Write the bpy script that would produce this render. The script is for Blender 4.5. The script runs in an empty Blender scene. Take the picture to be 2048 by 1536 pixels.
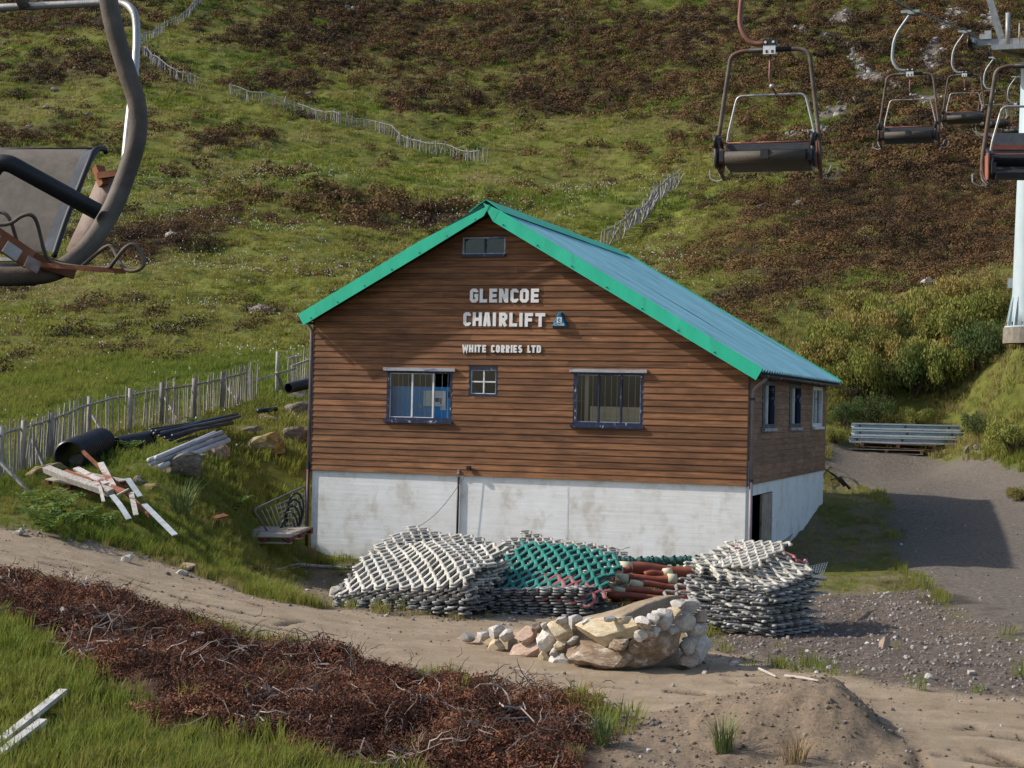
import bpy, bmesh, math, random
import numpy as np
from mathutils import Vector, Matrix, Euler
R = math.radians
random.seed(7)
RS = np.random.RandomState(11)
sc = bpy.context.scene
COL = sc.collection

# ---------------------------------------------------------------- camera, sky, sun, exposure
EYE = 3.4                       # camera height above the building's forecourt
FPX = 3352.0                    # focal length in pixels of a 2048 px wide frame
PITCH, ROLL = math.atan(43 / FPX), math.atan(0.0223)
_fw = Vector((0, math.cos(PITCH), math.sin(PITCH)))
_r0 = Vector((1, 0, 0)); _u0 = Vector((0, -math.sin(PITCH), math.cos(PITCH)))
CR = _r0 * math.cos(ROLL) + _u0 * math.sin(ROLL)
CU = -_r0 * math.sin(ROLL) + _u0 * math.cos(ROLL)
cd = bpy.data.cameras.new('camera'); cam = bpy.data.objects.new('camera', cd); COL.objects.link(cam)
cd.sensor_width = 36.0; cd.lens = 36.0 * FPX / 2048; cd.clip_start = 0.1; cd.clip_end = 2000
m = Matrix((CR, CU, -_fw)).transposed().to_4x4(); m.translation = Vector((0, 0, EYE)); cam.matrix_world = m
sc.camera = cam

PHI = math.atan(1134 / 3352.0)                   # the building's depth axis, to the right of the view axis
BR = Vector((math.cos(PHI), -math.sin(PHI), 0))   # along the gable wall, to the right
BN = Vector((math.sin(PHI), math.cos(PHI), 0))    # into the building
SUN_R, SUN_N, SUN_W = 1.0, 0.29, 0.79
LDIR = (BR * SUN_R + BN * SUN_N - Vector((0, 0, 1)) * SUN_W).normalized()   # the way the light travels
w = bpy.data.worlds.new('World'); sc.world = w; w.use_nodes = True
nt = w.node_tree; nt.nodes.clear()
o_ = nt.nodes.new('ShaderNodeOutputWorld'); b_ = nt.nodes.new('ShaderNodeBackground'); s_ = nt.nodes.new('ShaderNodeTexSky')
s_.sky_type = 'NISHITA'; s_.sun_disc = False
s_.sun_elevation = math.asin(-LDIR.z); s_.sun_rotation = math.atan2(-LDIR.x, -LDIR.y)
s_.air_density = 1.0; s_.dust_density = 1.6; s_.ozone_density = 1.0
nt.links.new(s_.outputs[0], b_.inputs[0]); b_.inputs[1].default_value = 0.15
nt.links.new(b_.outputs[0], o_.inputs[0])
sd = bpy.data.lights.new('sun', 'SUN'); sd.energy = 4.1; sd.angle = R(0.9); sd.color = (1.0, 0.945, 0.86)
sun = bpy.data.objects.new('sun', sd); COL.objects.link(sun); sun.location = (-30, 5, 40)
sun.rotation_euler = LDIR.to_track_quat('-Z', 'Y').to_euler()
sc.view_settings.view_transform = 'Standard'; sc.view_settings.look = 'None'
sc.view_settings.exposure = 0.28; sc.view_settings.gamma = 1.0; sc.view_settings.use_curve_mapping = False
sc.cycles.max_bounces = 6; sc.cycles.diffuse_bounces = 3; sc.cycles.transparent_max_bounces = 12

# ---------------------------------------------------------------- helpers
def ray(px, py):
    d = _fw + CR * ((px - 1024) / FPX) - CU * ((py - 768) / FPX)
    return d
def P(px, py, d):                                  # point seen at that pixel, d metres ahead
    v = ray(px, py); v = v * (d / v.y); return Vector((v.x, v.y, v.z + EYE))

MATS = {}
def nodes_of(name):
    m = bpy.data.materials.new(name); m.use_nodes = True
    t = m.node_tree; b = t.nodes['Principled BSDF']; MATS[name] = m
    return m, t, b
def N(t, typ, **kw):
    n = t.nodes.new(typ)
    for k, v in kw.items():
        if k.startswith('i_'):
            n.inputs[k[2:].replace('_', ' ')].default_value = v
        else:
            setattr(n, k, v)
    return n
def ramp(t, fac, stops):
    r = t.nodes.new('ShaderNodeValToRGB'); t.links.new(fac, r.inputs[0])
    e = r.color_ramp.elements
    while len(e) > 1: e.remove(e[-1])
    e[0].position, e[0].color = stops[0][0], (*stops[0][1], 1)
    for p, c in stops[1:]:
        k = e.new(p); k.color = (*c, 1)
    return r.outputs[0]
def mixc(t, fac, a, b, blend='MIX'):
    n = t.nodes.new('ShaderNodeMix'); n.data_type = 'RGBA'; n.blend_type = blend
    if isinstance(fac, (int, float)): n.inputs[0].default_value = fac
    else: t.links.new(fac, n.inputs[0])
    for i, v in ((6, a), (7, b)):
        if isinstance(v, tuple): n.inputs[i].default_value = (*v[:3], 1)
        else: t.links.new(v, n.inputs[i])
    return n.outputs[2]
def coords(t, kind='Object', scale=(1, 1, 1), rand=False):
    tc = t.nodes.new('ShaderNodeTexCoord'); mp = t.nodes.new('ShaderNodeMapping')
    mp.inputs['Scale'].default_value = scale
    t.links.new(tc.outputs[kind], mp.inputs[0])
    if rand:
        oi = t.nodes.new('ShaderNodeObjectInfo'); mm = t.nodes.new('ShaderNodeMath'); mm.operation = 'MULTIPLY'
        mm.inputs[1].default_value = 57.0; t.links.new(oi.outputs['Random'], mm.inputs[0])
        t.links.new(mm.outputs[0], mp.inputs['Location'])
    return mp.outputs[0]
def noise(t, vec, scale, detail=5, rough=0.6):
    n = N(t, 'ShaderNodeTexNoise'); n.inputs['Scale'].default_value = scale; n.inputs['Detail'].default_value = detail
    n.inputs['Roughness'].default_value = rough
    if vec is not None: t.links.new(vec, n.inputs['Vector'])
    return n.outputs[0]
def bump(t, b, h, strength=0.4, dist=0.02):
    n = N(t, 'ShaderNodeBump'); n.inputs['Strength'].default_value = strength; n.inputs['Distance'].default_value = dist
    t.links.new(h, n.inputs['Height']); t.links.new(n.outputs[0], b.inputs['Normal'])
def pmat(name, stops, scale=4.0, rough=0.7, metal=0.0, bmp=0.3, dist=0.01, kind='Object', stretch=(1, 1, 1), rnd=0.0,
         spots=None, detail=6, rand=True, spec=0.35):
    """procedural material: colours along a noise, per-object brightness, optional spots of another colour"""
    m, t, b = nodes_of(name)
    v = coords(t, kind, stretch, rand); f = noise(t, v, scale, detail)
    c = ramp(t, f, stops)
    if spots:
        col, sc2, lo, hi = spots
        f2 = noise(t, v, sc2, 4); k = ramp(t, f2, [(lo, (0, 0, 0)), (hi, (1, 1, 1))])
        c = mixc(t, k, c, col)
    if rnd:
        oi = t.nodes.new('ShaderNodeObjectInfo'); mr = N(t, 'ShaderNodeMapRange')
        mr.inputs['To Min'].default_value = 1 - rnd; mr.inputs['To Max'].default_value = 1 + rnd
        t.links.new(oi.outputs['Random'], mr.inputs[0])
        hs = t.nodes.new('ShaderNodeHueSaturation'); t.links.new(mr.outputs[0], hs.inputs['Value']); t.links.new(c, hs.inputs['Color'])
        c = hs.outputs[0]
    t.links.new(c, b.inputs['Base Color']); b.inputs['Roughness'].default_value = rough; b.inputs['Metallic'].default_value = metal
    b.inputs['Specular IOR Level'].default_value = spec
    if bmp: bump(t, b, noise(t, v, scale * 3, 6), bmp, dist)
    return m

def linkobj(name, data, parent=None):
    o = bpy.data.objects.new(name, data); COL.objects.link(o)
    if parent is not None: o.parent = parent
    return o
def tag(o, label=None, cat=None, group=None, kind=None):
    if label: o['label'] = label
    if cat: o['category'] = cat
    if group: o['group'] = group
    if kind: o['kind'] = kind
    return o
def thing(name, label, cat, loc=(0, 0, 0), rz=0.0, group=None):
    o = linkobj(name, None); o.location = loc; o.rotation_euler = (0, 0, rz); o.empty_display_size = 0.2
    return tag(o, label, cat, group)
def new_mesh(name, verts, faces, mat=None, smooth=False):
    me = bpy.data.meshes.new(name); me.from_pydata([tuple(v) for v in verts], [], faces)
    if mat is not None: me.materials.append(MATS[mat] if isinstance(mat, str) else mat)
    if smooth: me.polygons.foreach_set('use_smooth', [True] * len(me.polygons))
    me.update(); return me

class MB:
    def __init__(s): s.v, s.f = [], []
    def add(s, vs, fs):
        k = len(s.v); s.v += [Vector(v) for v in vs]; s.f += [tuple(i + k for i in f) for f in fs]; return s
    def box(s, lo, hi):
        x0, y0, z0 = lo; x1, y1, z1 = hi
        return s.add([(x0, y0, z0), (x1, y0, z0), (x1, y1, z0), (x0, y1, z0), (x0, y0, z1), (x1, y0, z1), (x1, y1, z1), (x0, y1, z1)],
                     [(0, 3, 2, 1), (4, 5, 6, 7), (0, 1, 5, 4), (1, 2, 6, 5), (2, 3, 7, 6), (3, 0, 4, 7)])
    def bar(s, a, b, wx, wz, up=(0, 0, 1)):          # square-section bar from a to b
        a, b = Vector(a), Vector(b); d = (b - a).normalized(); up = Vector(up)
        if abs(d.dot(up)) > 0.97: up = Vector((0, 1, 0)) if abs(d.y) < .9 else Vector((1, 0, 0))
        x = d.cross(up).normalized() * (wx / 2); z = x.cross(d).normalized() * (wz / 2)
        q = [a - x - z, a + x - z, a + x + z, a - x + z, b - x - z, b + x - z, b + x + z, b - x + z]
        return s.add(q, [(0, 1, 2, 3), (7, 6, 5, 4), (0, 4, 5, 1), (1, 5, 6, 2), (2, 6, 7, 3), (3, 7, 4, 0)])
    def tube(s, pts, rad, n=8, closed=False, caps=True):
        pts = [Vector(p) for p in pts]; m_ = len(pts)
        rads = rad if isinstance(rad, (list, tuple)) else [rad] * m_
        tang = []
        for i in range(m_):
            if closed: t = pts[(i + 1) % m_] - pts[i - 1]
            else: t = pts[min(i + 1, m_ - 1)] - pts[max(i - 1, 0)]
            tang.append(t.normalized() if t.length > 1e-9 else Vector((0, 0, 1)))
        ref = Vector((0, 0, 1)) if abs(tang[0].z) < .9 else Vector((1, 0, 0))
        nrm = (ref - tang[0] * ref.dot(tang[0])).normalized(); vs = []
        for i in range(m_):
            nrm = (nrm - tang[i] * nrm.dot(tang[i]))
            nrm = nrm.normalized() if nrm.length > 1e-6 else tang[i].orthogonal().normalized()
            bn = tang[i].cross(nrm)
            for k in range(n):
                a = 2 * math.pi * k / n; vs.append(pts[i] + (nrm * math.cos(a) + bn * math.sin(a)) * rads[i])
        fs = []
        for i in range(m_ if closed else m_ - 1):
            j = (i + 1) % m_
            for k in range(n):
                l = (k + 1) % n; fs.append((i * n + k, i * n + l, j * n + l, j * n + k))
        if caps and not closed:
            fs.append(tuple(range(n - 1, -1, -1))); fs.append(tuple((m_ - 1) * n + k for k in range(n)))
        return s.add(vs, fs)
    def prism(s, poly, axis_fn):                      # poly 2-D, axis_fn(x,y,t) -> 3-D, t 0/1
        n = len(poly); vs = [axis_fn(x, y, 0) for x, y in poly] + [axis_fn(x, y, 1) for x, y in poly]
        fs = [tuple(range(n - 1, -1, -1)), tuple(range(n, 2 * n))] + [(i, (i + 1) % n, n + (i + 1) % n, n + i) for i in range(n)]
        return s.add(vs, fs)
    def mesh(s, name, mat, smooth=False):
        return new_mesh(name, s.v, s.f, mat, smooth)
    def build(s, name, mat, parent=None, smooth=False, loc=None):
        o = linkobj(name, s.mesh(name, mat, smooth), parent)
        if loc is not None: o.location = loc
        return o
def smooth_by_angle(o, ang=40):
    me = o.data; me.polygons.foreach_set('use_smooth', [True] * len(me.polygons))
    try: me.set_sharp_from_angle(angle=R(ang))
    except Exception: pass
    return o
def arc(c, r, a0, a1, n, ax=(1, 0, 0), ay=(0, 0, 1)):
    ax, ay, c = Vector(ax), Vector(ay), Vector(c)
    return [c + ax * (r * math.cos(R(a0 + (a1 - a0) * i / n))) + ay * (r * math.sin(R(a0 + (a1 - a0) * i / n))) for i in range(n + 1)]
def rounded(pts, rad, n=5):                          # a polyline with its corners rounded
    pts = [Vector(p) for p in pts]; out = [pts[0]]
    for i in range(1, len(pts) - 1):
        a, b, c = pts[i - 1], pts[i], pts[i + 1]
        r_ = min(rad, (a - b).length * .48, (c - b).length * .48)
        p, q = b + (a - b).normalized() * r_, b + (c - b).normalized() * r_
        for k in range(n + 1):
            t_ = k / n; out.append(p * (1 - t_) ** 2 + b * (2 * t_ * (1 - t_)) + q * t_ ** 2)
    out.append(pts[-1]); return out

# numpy value noise
_perm = RS.rand(256, 256)
def vnoise(x, y):
    xi, yi = np.floor(x).astype(int), np.floor(y).astype(int); fx, fy = x - xi, y - yi
    fx, fy = fx * fx * (3 - 2 * fx), fy * fy * (3 - 2 * fy)
    g = lambda a, b: _perm[a & 255, b & 255]
    return (g(xi, yi) * (1 - fx) + g(xi + 1, yi) * fx) * (1 - fy) + (g(xi, yi + 1) * (1 - fx) + g(xi + 1, yi + 1) * fx) * fy
def fbm(x, y, scale, octv=4, gain=.5, seed=0):
    s_, a, t_ = 0, 1, 0
    for i in range(octv):
        s_ = s_ + a * vnoise(x / scale + 17.3 * (seed + i), y / scale + 9.1 * (seed + 2 * i)); t_ += a; a *= gain; scale /= 2.03
    return s_ / t_                                    # 0..1
def sstep(a, b, x): t_ = np.clip((x - a) / (b - a), 0, 1); return t_ * t_ * (3 - 2 * t_)
# ---------------------------------------------------------------- terrain: one height field fitted through surveyed points
CTRL_PX = [
 # foreground
 (0,1536,15.2),(500,1536,15.6),(1024,1536,16),(1500,1536,16.2),(2048,1536,16.4),
 (0,1300,19),(0,1165,23.5),(0,1110,26),(0,1060,28.5),(250,1400,17.6),(500,1290,22),(500,1200,26),(300,1120,29),(480,1170,29),
 (760,1300,22.6),(1000,1400,19.4),(1000,1250,26.3),(1250,1330,22),(1450,1330,22),(1700,1250,26),(1700,1400,19.3),(2048,1200,28),(2048,1350,21.3),
 (620,1122,36.3),(800,1180,30.5),(1050,1190,31),(1490,1145,33.3),(1300,1220,27.8),
 # right flank and yard
 (1560,1100,37),(1600,1040,41.5),(1640,972,46.3),(1760,1010,43),(1760,1100,36),(1940,985,46),(2043,1120,34),
 (1750,925,53),(1700,908,54.5),(1950,905,54),(2045,950,46),(1850,960,48),
 (1700,868,55.5),(1900,858,56),(1800,745,58.5),(1650,742,58.5),(2035,658,52.6),(2080,656,52.8),(2130,650,53),(2080,760,52.5),(2030,760,53),(2044,860,51),(1960,740,56),(1900,800,56.5),
 (1800,600,66),(1600,600,66),(1950,600,64),
 # mound on the left
 (0,965,33.5),(100,1000,31.5),(200,1060,30),(400,1000,33.4),(400,920,34.5),(250,890,38),(500,845,42),(600,790,47),(590,1000,37.8),(560,1090,36.2),(590,862,41.5),(520,890,39.5),(520,965,38),(600,930,39),(100,925,36),(480,1090,33.3),
 # hillside, left
 (0,860,44),(0,780,52),(0,700,62),(0,600,77),(0,500,94),(0,400,113),(0,300,134),(0,200,154),(0,100,176),(0,0,203),
 (300,780,51),(300,700,61),(300,600,76),(300,500,93),(300,400,113),(300,300,133),(300,200,153),(300,110,172),(300,0,200),
 (600,700,62),(600,600,77),(600,500,94),(700,400,116),(700,300,146),(700,200,165),(700,100,188),(700,0,213),
 (1000,400,120),(1000,320,143),(1000,200,168),(1000,100,190),(1000,0,216),
 (1210,490,100),(1350,370,121),(1350,280,142),(1350,180,165),(1350,90,186),(1350,0,208),
 (1450,560,72),(1500,480,88),(1700,500,80),(1700,400,103),(1700,300,127),(1700,200,150),(1700,100,174),(1700,0,198),
 (2040,500,78),(2040,400,100),(2040,300,123),(2040,200,146),(2040,100,168),(2040,0,192)]
CTRL = [tuple(P(*c)) for c in CTRL_PX] + [
 (-9,12,.3),(0,11,-.1),(9,11,-.1),(-15,18,.9),(-18,28,1.9),(-24,40,3.6),(14,18,0),(16,25,.5),(20,34,1.5),(24,45,2.9),(24,55,6),
 (-55,100,15),(62,100,20),(-90,200,50),(100,200,56),(0,250,73),(0,320,110),(-130,320,108),(140,320,112),(-80,250,71),(90,250,76)]
_c = np.array(CTRL); _n = len(_c)
def _phi(r2): return np.where(r2 > 1e-9, .5 * r2 * np.log(np.maximum(r2, 1e-9)), 0)
# depth is compressed so that the near and the far points carry alike weight
def _warp(X, Y): s_ = 30.0 / np.maximum(Y, 8) ; k = np.log(np.maximum(Y, 8) / 8) * 14; return X * s_, k
_wx, _wy = _warp(_c[:, 0], _c[:, 1])
_K = _phi((_wx[:, None] - _wx[None]) ** 2 + (_wy[:, None] - _wy[None]) ** 2) + np.eye(_n) * .6
_Q = np.c_[np.ones(_n), _wx, _wy]
_A = np.zeros((_n + 3, _n + 3)); _A[:_n, :_n] = _K; _A[:_n, _n:] = _Q; _A[_n:, :_n] = _Q.T
_elev = (_c[:, 2] - EYE) / _c[:, 1]                    # fitted as slope seen from the origin, times distance
_W = np.linalg.solve(_A, np.r_[_elev, 0, 0, 0])
def base_h(X, Y):
    X, Y = np.asarray(X, float), np.asarray(Y, float); sh = X.shape; x, y = _warp(X.ravel(), Y.ravel())
    out = _W[_n] + _W[_n + 1] * x + _W[_n + 2] * y
    for i in range(_n): out = out + _W[i] * _phi((x - _wx[i]) ** 2 + (y - _wy[i]) ** 2)
    return (EYE + out * Y.ravel()).reshape(sh)

# building frame: bottom edge of the boarding meets the gable wall's right corner here
CORNER_R = P(1493, 971.8, 33.5)
def facade(px, py):                                    # pixel -> (u from the right corner, height) on the gable plane
    d = ray(px, py); o = Vector((0, 0, EYE)); t_ = (CORNER_R - o).dot(BN) / d.dot(BN); p = o + d * t_
    return (p - CORNER_R).dot(BR), p.z
def sidewall(px, py):
    d = ray(px, py); o = Vector((0, 0, EYE)); t_ = (CORNER_R - o).dot(BR) / d.dot(BR); p = o + d * t_
    return (p - CORNER_R).dot(BN), p.z
UL = facade(623, 939.8)[0]; ZF = CORNER_R.z            # left end of the wall, height where the boarding starts
DEPTH = sidewall(1648, 932.5)[0]
def bld(u, v, z): return CORNER_R + BR * u + BN * v + Vector((0, 0, z - CORNER_R.z))

def seg_d(px_, py_, ax, ay, bx, by):
    dx, dy = bx - ax, by - ay; t_ = np.clip(((px_ - ax) * dx + (py_ - ay) * dy) / (dx * dx + dy * dy + 1e-12), 0, 1)
    return np.hypot(px_ - ax - t_ * dx, py_ - ay - t_ * dy)
def poly_sd(X, Y, poly):                               # signed distance, positive inside
    d = np.full(X.shape, 1e9); ins = np.zeros(X.shape, bool); n = len(poly)
    for i in range(n):
        ax, ay = poly[i]; bx, by = poly[(i + 1) % n]
        d = np.minimum(d, seg_d(X, Y, ax, ay, bx, by))
        c = ((ay > Y) != (by > Y)) & (X < (bx - ax) * (Y - ay) / (by - ay + 1e-12) + ax); ins ^= c
    return np.where(ins, d, -d)

def march(px, py, hf, y0=12., y1=320.):
    d = ray(px, py); d = d / d.y
    Y = np.geomspace(y0, y1, 900); f = EYE + d.z * Y - hf(d.x * Y, Y)
    k = np.argmax(f < 0)
    if f[k] >= 0: k = len(Y) - 1
    if k > 0:
        a, b = Y[k - 1], Y[k]; t_ = f[k - 1] / (f[k - 1] - f[k] + 1e-12); yy = a + (b - a) * min(max(t_, 0), 1)
    else: yy = Y[0]
    return Vector((d.x * yy, yy, EYE + d.z * yy))
def gpoly(pts, y0=12.): return [tuple(march(x, y, base_h, y0)[:2]) for x, y in pts]
FOOT = [tuple(bld(u, v, 0)[:2]) for u, v in ((UL + .3, .3), (-.3, .3), (-.3, DEPTH - .3), (UL + .3, DEPTH - .3))]
TRACK = gpoly([(-420,980),(-200,1020),(0,1058),(150,1086),(300,1122),(420,1160),(520,1195),(640,1215),(760,1228),(900,1243),(1010,1246),(1150,1222),(1330,1236),(1430,1300),(1600,1338),(1800,1372),(2048,1400),(2450,1440),
               (2450,1720),(2048,1640),(1400,1640),(1310,1500),(1190,1420),(1000,1392),(850,1352),(640,1312),(500,1285),(330,1232),(180,1198),(0,1162),(-200,1110),(-420,1050)])
YARD = [(9.7, 52.6), (10.5, 54.7), (13.0, 54.9), (13.7, 53.6)] + gpoly([(1985,915),(2040,935),(2120,965),(2400,1000),(2450,1180),(2300,1300),(2048,1330),(1950,1260),(1870,1200),(1800,1130),(1775,1060),(1770,1010),(1740,980),(1690,960),(1655,950)], 24)
GRAVEL = gpoly([(1410,1330),(1420,1270),(1600,1190),(1760,1180),(1850,1170),(1980,1250),(2120,1300),(2450,1330),(2450,1450),(2048,1402),(1800,1375),(1600,1340)])
DEBRIS = gpoly([(-300,1130),(0,1170),(180,1205),(340,1240),(500,1292),(640,1318),(800,1352),(880,1385),(1010,1405),(1120,1400),(1190,1428),(1200,1480),(1130,1560),(950,1580),(640,1560),(520,1500),(330,1460),(270,1400),(170,1350),(120,1290),(0,1250),(-300,1220)])
FORE = gpoly([(600,1120),(700,1120),(1490,1145),(1420,1270),(1330,1236),(1010,1246),(760,1228),(640,1214),(560,1195)])
SPOIL = gpoly([(1190,1425),(1400,1436),(1550,1402),(1640,1378),(1700,1388),(1850,1470),(1850,1640),(1150,1640),(1130,1560),(1200,1480)])
def bumps(X, Y):
    """jump lip on the track and other earthworks"""
    c = march(1655, 1372, lambda a, b: base_h(a, b) + .42, 14)
    dx, dy = X - c.x, Y - c.y
    along = np.where(dx < 0, np.clip(1 + dx / 2.3, 0, 1), np.clip(1 - dx / .75, 0, 1))
    across = np.where(dy < 0, np.clip(1 + dy / 1.5, 0, 1), np.clip(1 - dy / 1.3, 0, 1))
    h = .46 * sstep(0, 1, along) * sstep(0, 1, np.minimum(across * 1.25, 1))
    q = P(2052, 662, 52.4); dz_ = q.z - float(base_h(np.array([q.x]), np.array([q.y]))[0])
    return h + (max(dz_, 0) + .22) * np.exp(-((X - q.x) ** 2 + (Y - q.y + .5) ** 2) / 1.7)
HN_FAR = None
def height(X, Y):
    X, Y = np.asarray(X, float), np.asarray(Y, float)
    h = base_h(X, Y) + bumps(X, Y)
    hard = np.maximum.reduce([sstep(-.3, .5, poly_sd(X, Y, q)) for q in (TRACK, YARD)])
    soft = 1 - hard
    far = sstep(45, 95, Y)
    h = h + soft * ((fbm(X, Y, 11, 3, .5, 1) - .5) * (0.22 + 2.0 * far) + (fbm(X, Y, 2.6, 3, .55, 2) - .5) * (.22 + 1.05 * far) * sstep(14, 30, Y))
    h = h + hard * (fbm(X * .45 + Y * .1, Y * 1.6, 1.1, 4, .6, 5) - .5) * .06
    h = h + (fbm(X, Y, .5, 3, .6, 6) - .5) * (.045 + .06 * soft)
    deb = sstep(-.2, .6, poly_sd(X, Y, DEBRIS))
    h = h + deb * ((fbm(X, Y, .9, 3, .6, 8) - .35) * .55)
    h = h + sstep(-.1, .4, poly_sd(X, Y, SPOIL)) * ((fbm(X, Y, .4, 3, .6, 9) - .5) * .10 + (fbm(X, Y, .17, 2, .6, 12) - .5) * .07)
    ins = poly_sd(X, Y, FOOT) > 0
    return np.where(ins, np.minimum(h, -.6), h)

# ---- grid: a fan whose spacing grows with distance
NR, NC = 800, 540
Yg = np.geomspace(12.5, 330, NR); Ug = np.linspace(-.47, .47, NC)
GY = np.repeat(Yg[:, None], NC, 1); GX = Ug[None] * GY
GZ = height(GX, GY)
_ly0, _ly1 = math.log(Yg[0]), math.log(Yg[-1])
def H(X, Y):                                           # height read back from the grid (what is really there)
    X, Y = np.asarray(X, float), np.asarray(Y, float)
    r = np.clip((np.log(np.maximum(Y, 1)) - _ly0) / (_ly1 - _ly0) * (NR - 1), 0, NR - 1.001)
    c = np.clip((X / np.maximum(Y, 1) + .47) / .94 * (NC - 1), 0, NC - 1.001)
    i, j = r.astype(int), c.astype(int); a, b = r - i, c - j
    return (GZ[i, j] * (1 - b) + GZ[i, j + 1] * b) * (1 - a) + (GZ[i + 1, j] * (1 - b) + GZ[i + 1, j + 1] * b) * a
def G(px, py, y0=13.): return march(px, py, H, y0)
def on(x, y): return Vector((x, y, float(H(x, y))))

# ---- what grows and lies where (0..1 masks over world X, Y)
def ell(px, py, rx, ry, y0=13.):                       # an ellipse on the ground given by its picture extent
    a = march(px, py, base_h, y0); l = march(px - rx, py, base_h, y0); f = march(px, py - ry, base_h, y0); n = march(px, py + ry, base_h, y0)
    return a.x, a.y, abs(a.x - l.x) + .1, max(f.y - a.y, a.y - n.y, .3)
HEATH_PX = [(1760,440,380,110,1.35),(1950,350,260,110,1.3),(1600,500,170,70,1.1),(1470,610,90,50,1.1),(1800,230,300,90,1.0),(1800,420,330,70,1.),(1620,470,120,50,.9),(1900,310,250,60,.9),(1500,640,100,60,.8),(1700,150,330,120,.8),(900,60,420,70,.85),(650,80,220,60,.8),(1300,80,300,80,.8),
            (480,270,90,25,.9),(420,430,260,40,.7),(150,130,180,40,.8),(60,260,100,30,.8),(600,390,240,25,.6),(1150,180,300,50,.75),(720,430,60,16,.9),(850,430,50,14,.9),(60,30,120,30,.9),
            (1900,60,260,70,.85),(350,480,140,30,.8),(30,670,60,20,.8),(560,610,60,16,.5),(1450,600,110,40,.7),(1560,560,130,30,.6),(700,540,60,16,.7),(1480,280,150,60,.6),(560,160,120,25,.8)]
HEATH = [(*ell(a, b, c, d, 40), e) for a, b, c, d, e in HEATH_PX]
BRIGHT = [(*ell(a, b, c, d, 40), e) for a, b, c, d, e in [(300,780,420,60,.9),(480,700,260,40,.7),(450,230,330,40,.6),(150,90,260,30,.6),(1350,440,170,40,1.),(1380,560,90,24,.8),(500,560,300,30,.8),(800,360,260,30,.5),(1550,400,120,30,.5),(1700,560,60,20,.8)]]
def blobs(X, Y, L):
    m_ = np.zeros(np.shape(X))
    for cx, cy, rx, ry, s_ in L:
        q = ((X - cx) / rx) ** 2 + ((Y - cy) / ry) ** 2; m_ = np.maximum(m_, s_ * np.exp(-q * .9))
    return m_
def heath_mask(X, Y):
    n = fbm(X, Y, 16, 3, .55, 21) * .48 + fbm(X, Y * .6, 4.6, 4, .62, 22) * .52
    top = sstep(125, 215, Y) * .12
    far = sstep(56, 75, Y + 0 * X)
    return sstep(.42, .80, n * .92 + blobs(X, Y, HEATH) * .40 + top - .05 - blobs(X, Y, BRIGHT) * .22) * far
def region_masks(X, Y):
    jit = (fbm(X, Y, 1.3, 4, .6, 31) - .5) * .9
    tr = sstep(-.25, .25, poly_sd(X, Y, TRACK) + jit * .6)
    ya = sstep(-.3, .3, poly_sd(X, Y, YARD) + jit * .35)
    gr = sstep(-.4, .4, poly_sd(X, Y, GRAVEL) + jit)
    fo = sstep(-.3, .3, poly_sd(X, Y, FORE) + jit)
    de = sstep(-.25, .25, poly_sd(X, Y, DEBRIS) + jit * .8)
    sp = sstep(-.3, .3, poly_sd(X, Y, SPOIL) + jit)
    return tr, ya, gr, fo, de, sp
# rubble path, burns and pale slabs on the hill
PATHS = [([(1705,100),(1730,140),(1760,165),(1800,185),(1850,200),(1960,225)],.7),([(1665,35),(1695,28)],.6),([(1600,272),(1645,264)],1.2),([(1650,240),(1712,213)],.5),
         ([(1915,0),(1895,40),(1870,85),(1850,140)],.7),([(1965,20),(1990,60)],.4),([(1870,282),(1990,292)],.35),([(700,18),(720,30)],.3),([(1600,60),(1720,90)],.4)]
PATHW = []
for pts, wd in PATHS: PATHW.append(([tuple(march(x, y, base_h, 50)[:2]) for x, y in pts], wd))
def rubble_mask(X, Y):
    m_ = np.zeros(np.shape(X)); j = (fbm(X, Y, 3, 3, .6, 41) - .5) * 3.0
    for pts, wd in PATHW:
        for (a, b), (c, d) in zip(pts[:-1], pts[1:]): m_ = np.maximum(m_, sstep(.3, -.3, seg_d(X, Y, a, b, c, d) - wd + j))
    return m_
TR, YA, GR, FO, DE, SP = region_masks(GX, GY)
RUTS = [[(1760,1420),(1850,1430),(1960,1436)],[(1950,1470),(2060,1480)],[(1880,1510),(1990,1524),(2060,1530)],[(1500,1362),(1640,1368),(1760,1396)],[(420,1185),(560,1222),(700,1245)],[(0,1100),(130,1120),(300,1165)],[(1050,1340),(1200,1372),(1400,1386)],[(1830,1462),(1900,1456),(1980,1452),(2060,1458)],[(1850,1478),(1900,1484),(1960,1496),(2060,1535)],[(1700,1388),(1800,1405),(1900,1420),(2060,1428)],[(1400,1345),(1470,1352),(1560,1348)],[(1830,1500),(1845,1540)],
        [(1900,1440),(1980,1432),(2060,1436)],[(330,1200),(420,1222),(520,1248),(590,1262)],[(90,1126),(150,1136),(220,1146)],[(740,1262),(830,1275),(910,1282)],[(880,1352),(990,1368),(1100,1382)],[(560,1250),(600,1240),(640,1232)],
        [(1340,1330),(1500,1372),(1650,1400)],[(250,1160),(380,1200),(520,1230),(660,1250)]]
RUTW = [gpoly(q) for q in RUTS]
def rut_mask(X, Y):
    m_ = np.zeros(np.shape(X)); j = .6 + .8 * fbm(X, Y, .5, 3, .6, 43)
    for pts in RUTW:
        for (a, b), (c, d) in zip(pts[:-1], pts[1:]): m_ = np.maximum(m_, np.exp(-(seg_d(X, Y, a, b, c, d) / (.075 * j)) ** 2))
    return m_ * sstep(.38, .55, fbm(X, Y, .8, 3, .6, 44))
RU_ = rut_mask(GX, GY); GZ = GZ - RU_ * .055
_tsd = poly_sd(GX, GY, TRACK)
FO = np.maximum(FO, sstep(-.75, -.1, _tsd + (fbm(GX, GY, .9, 3, .6, 45) - .5) * 1.2) * (GX < 1) * (GY > 21) * .9)
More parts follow.
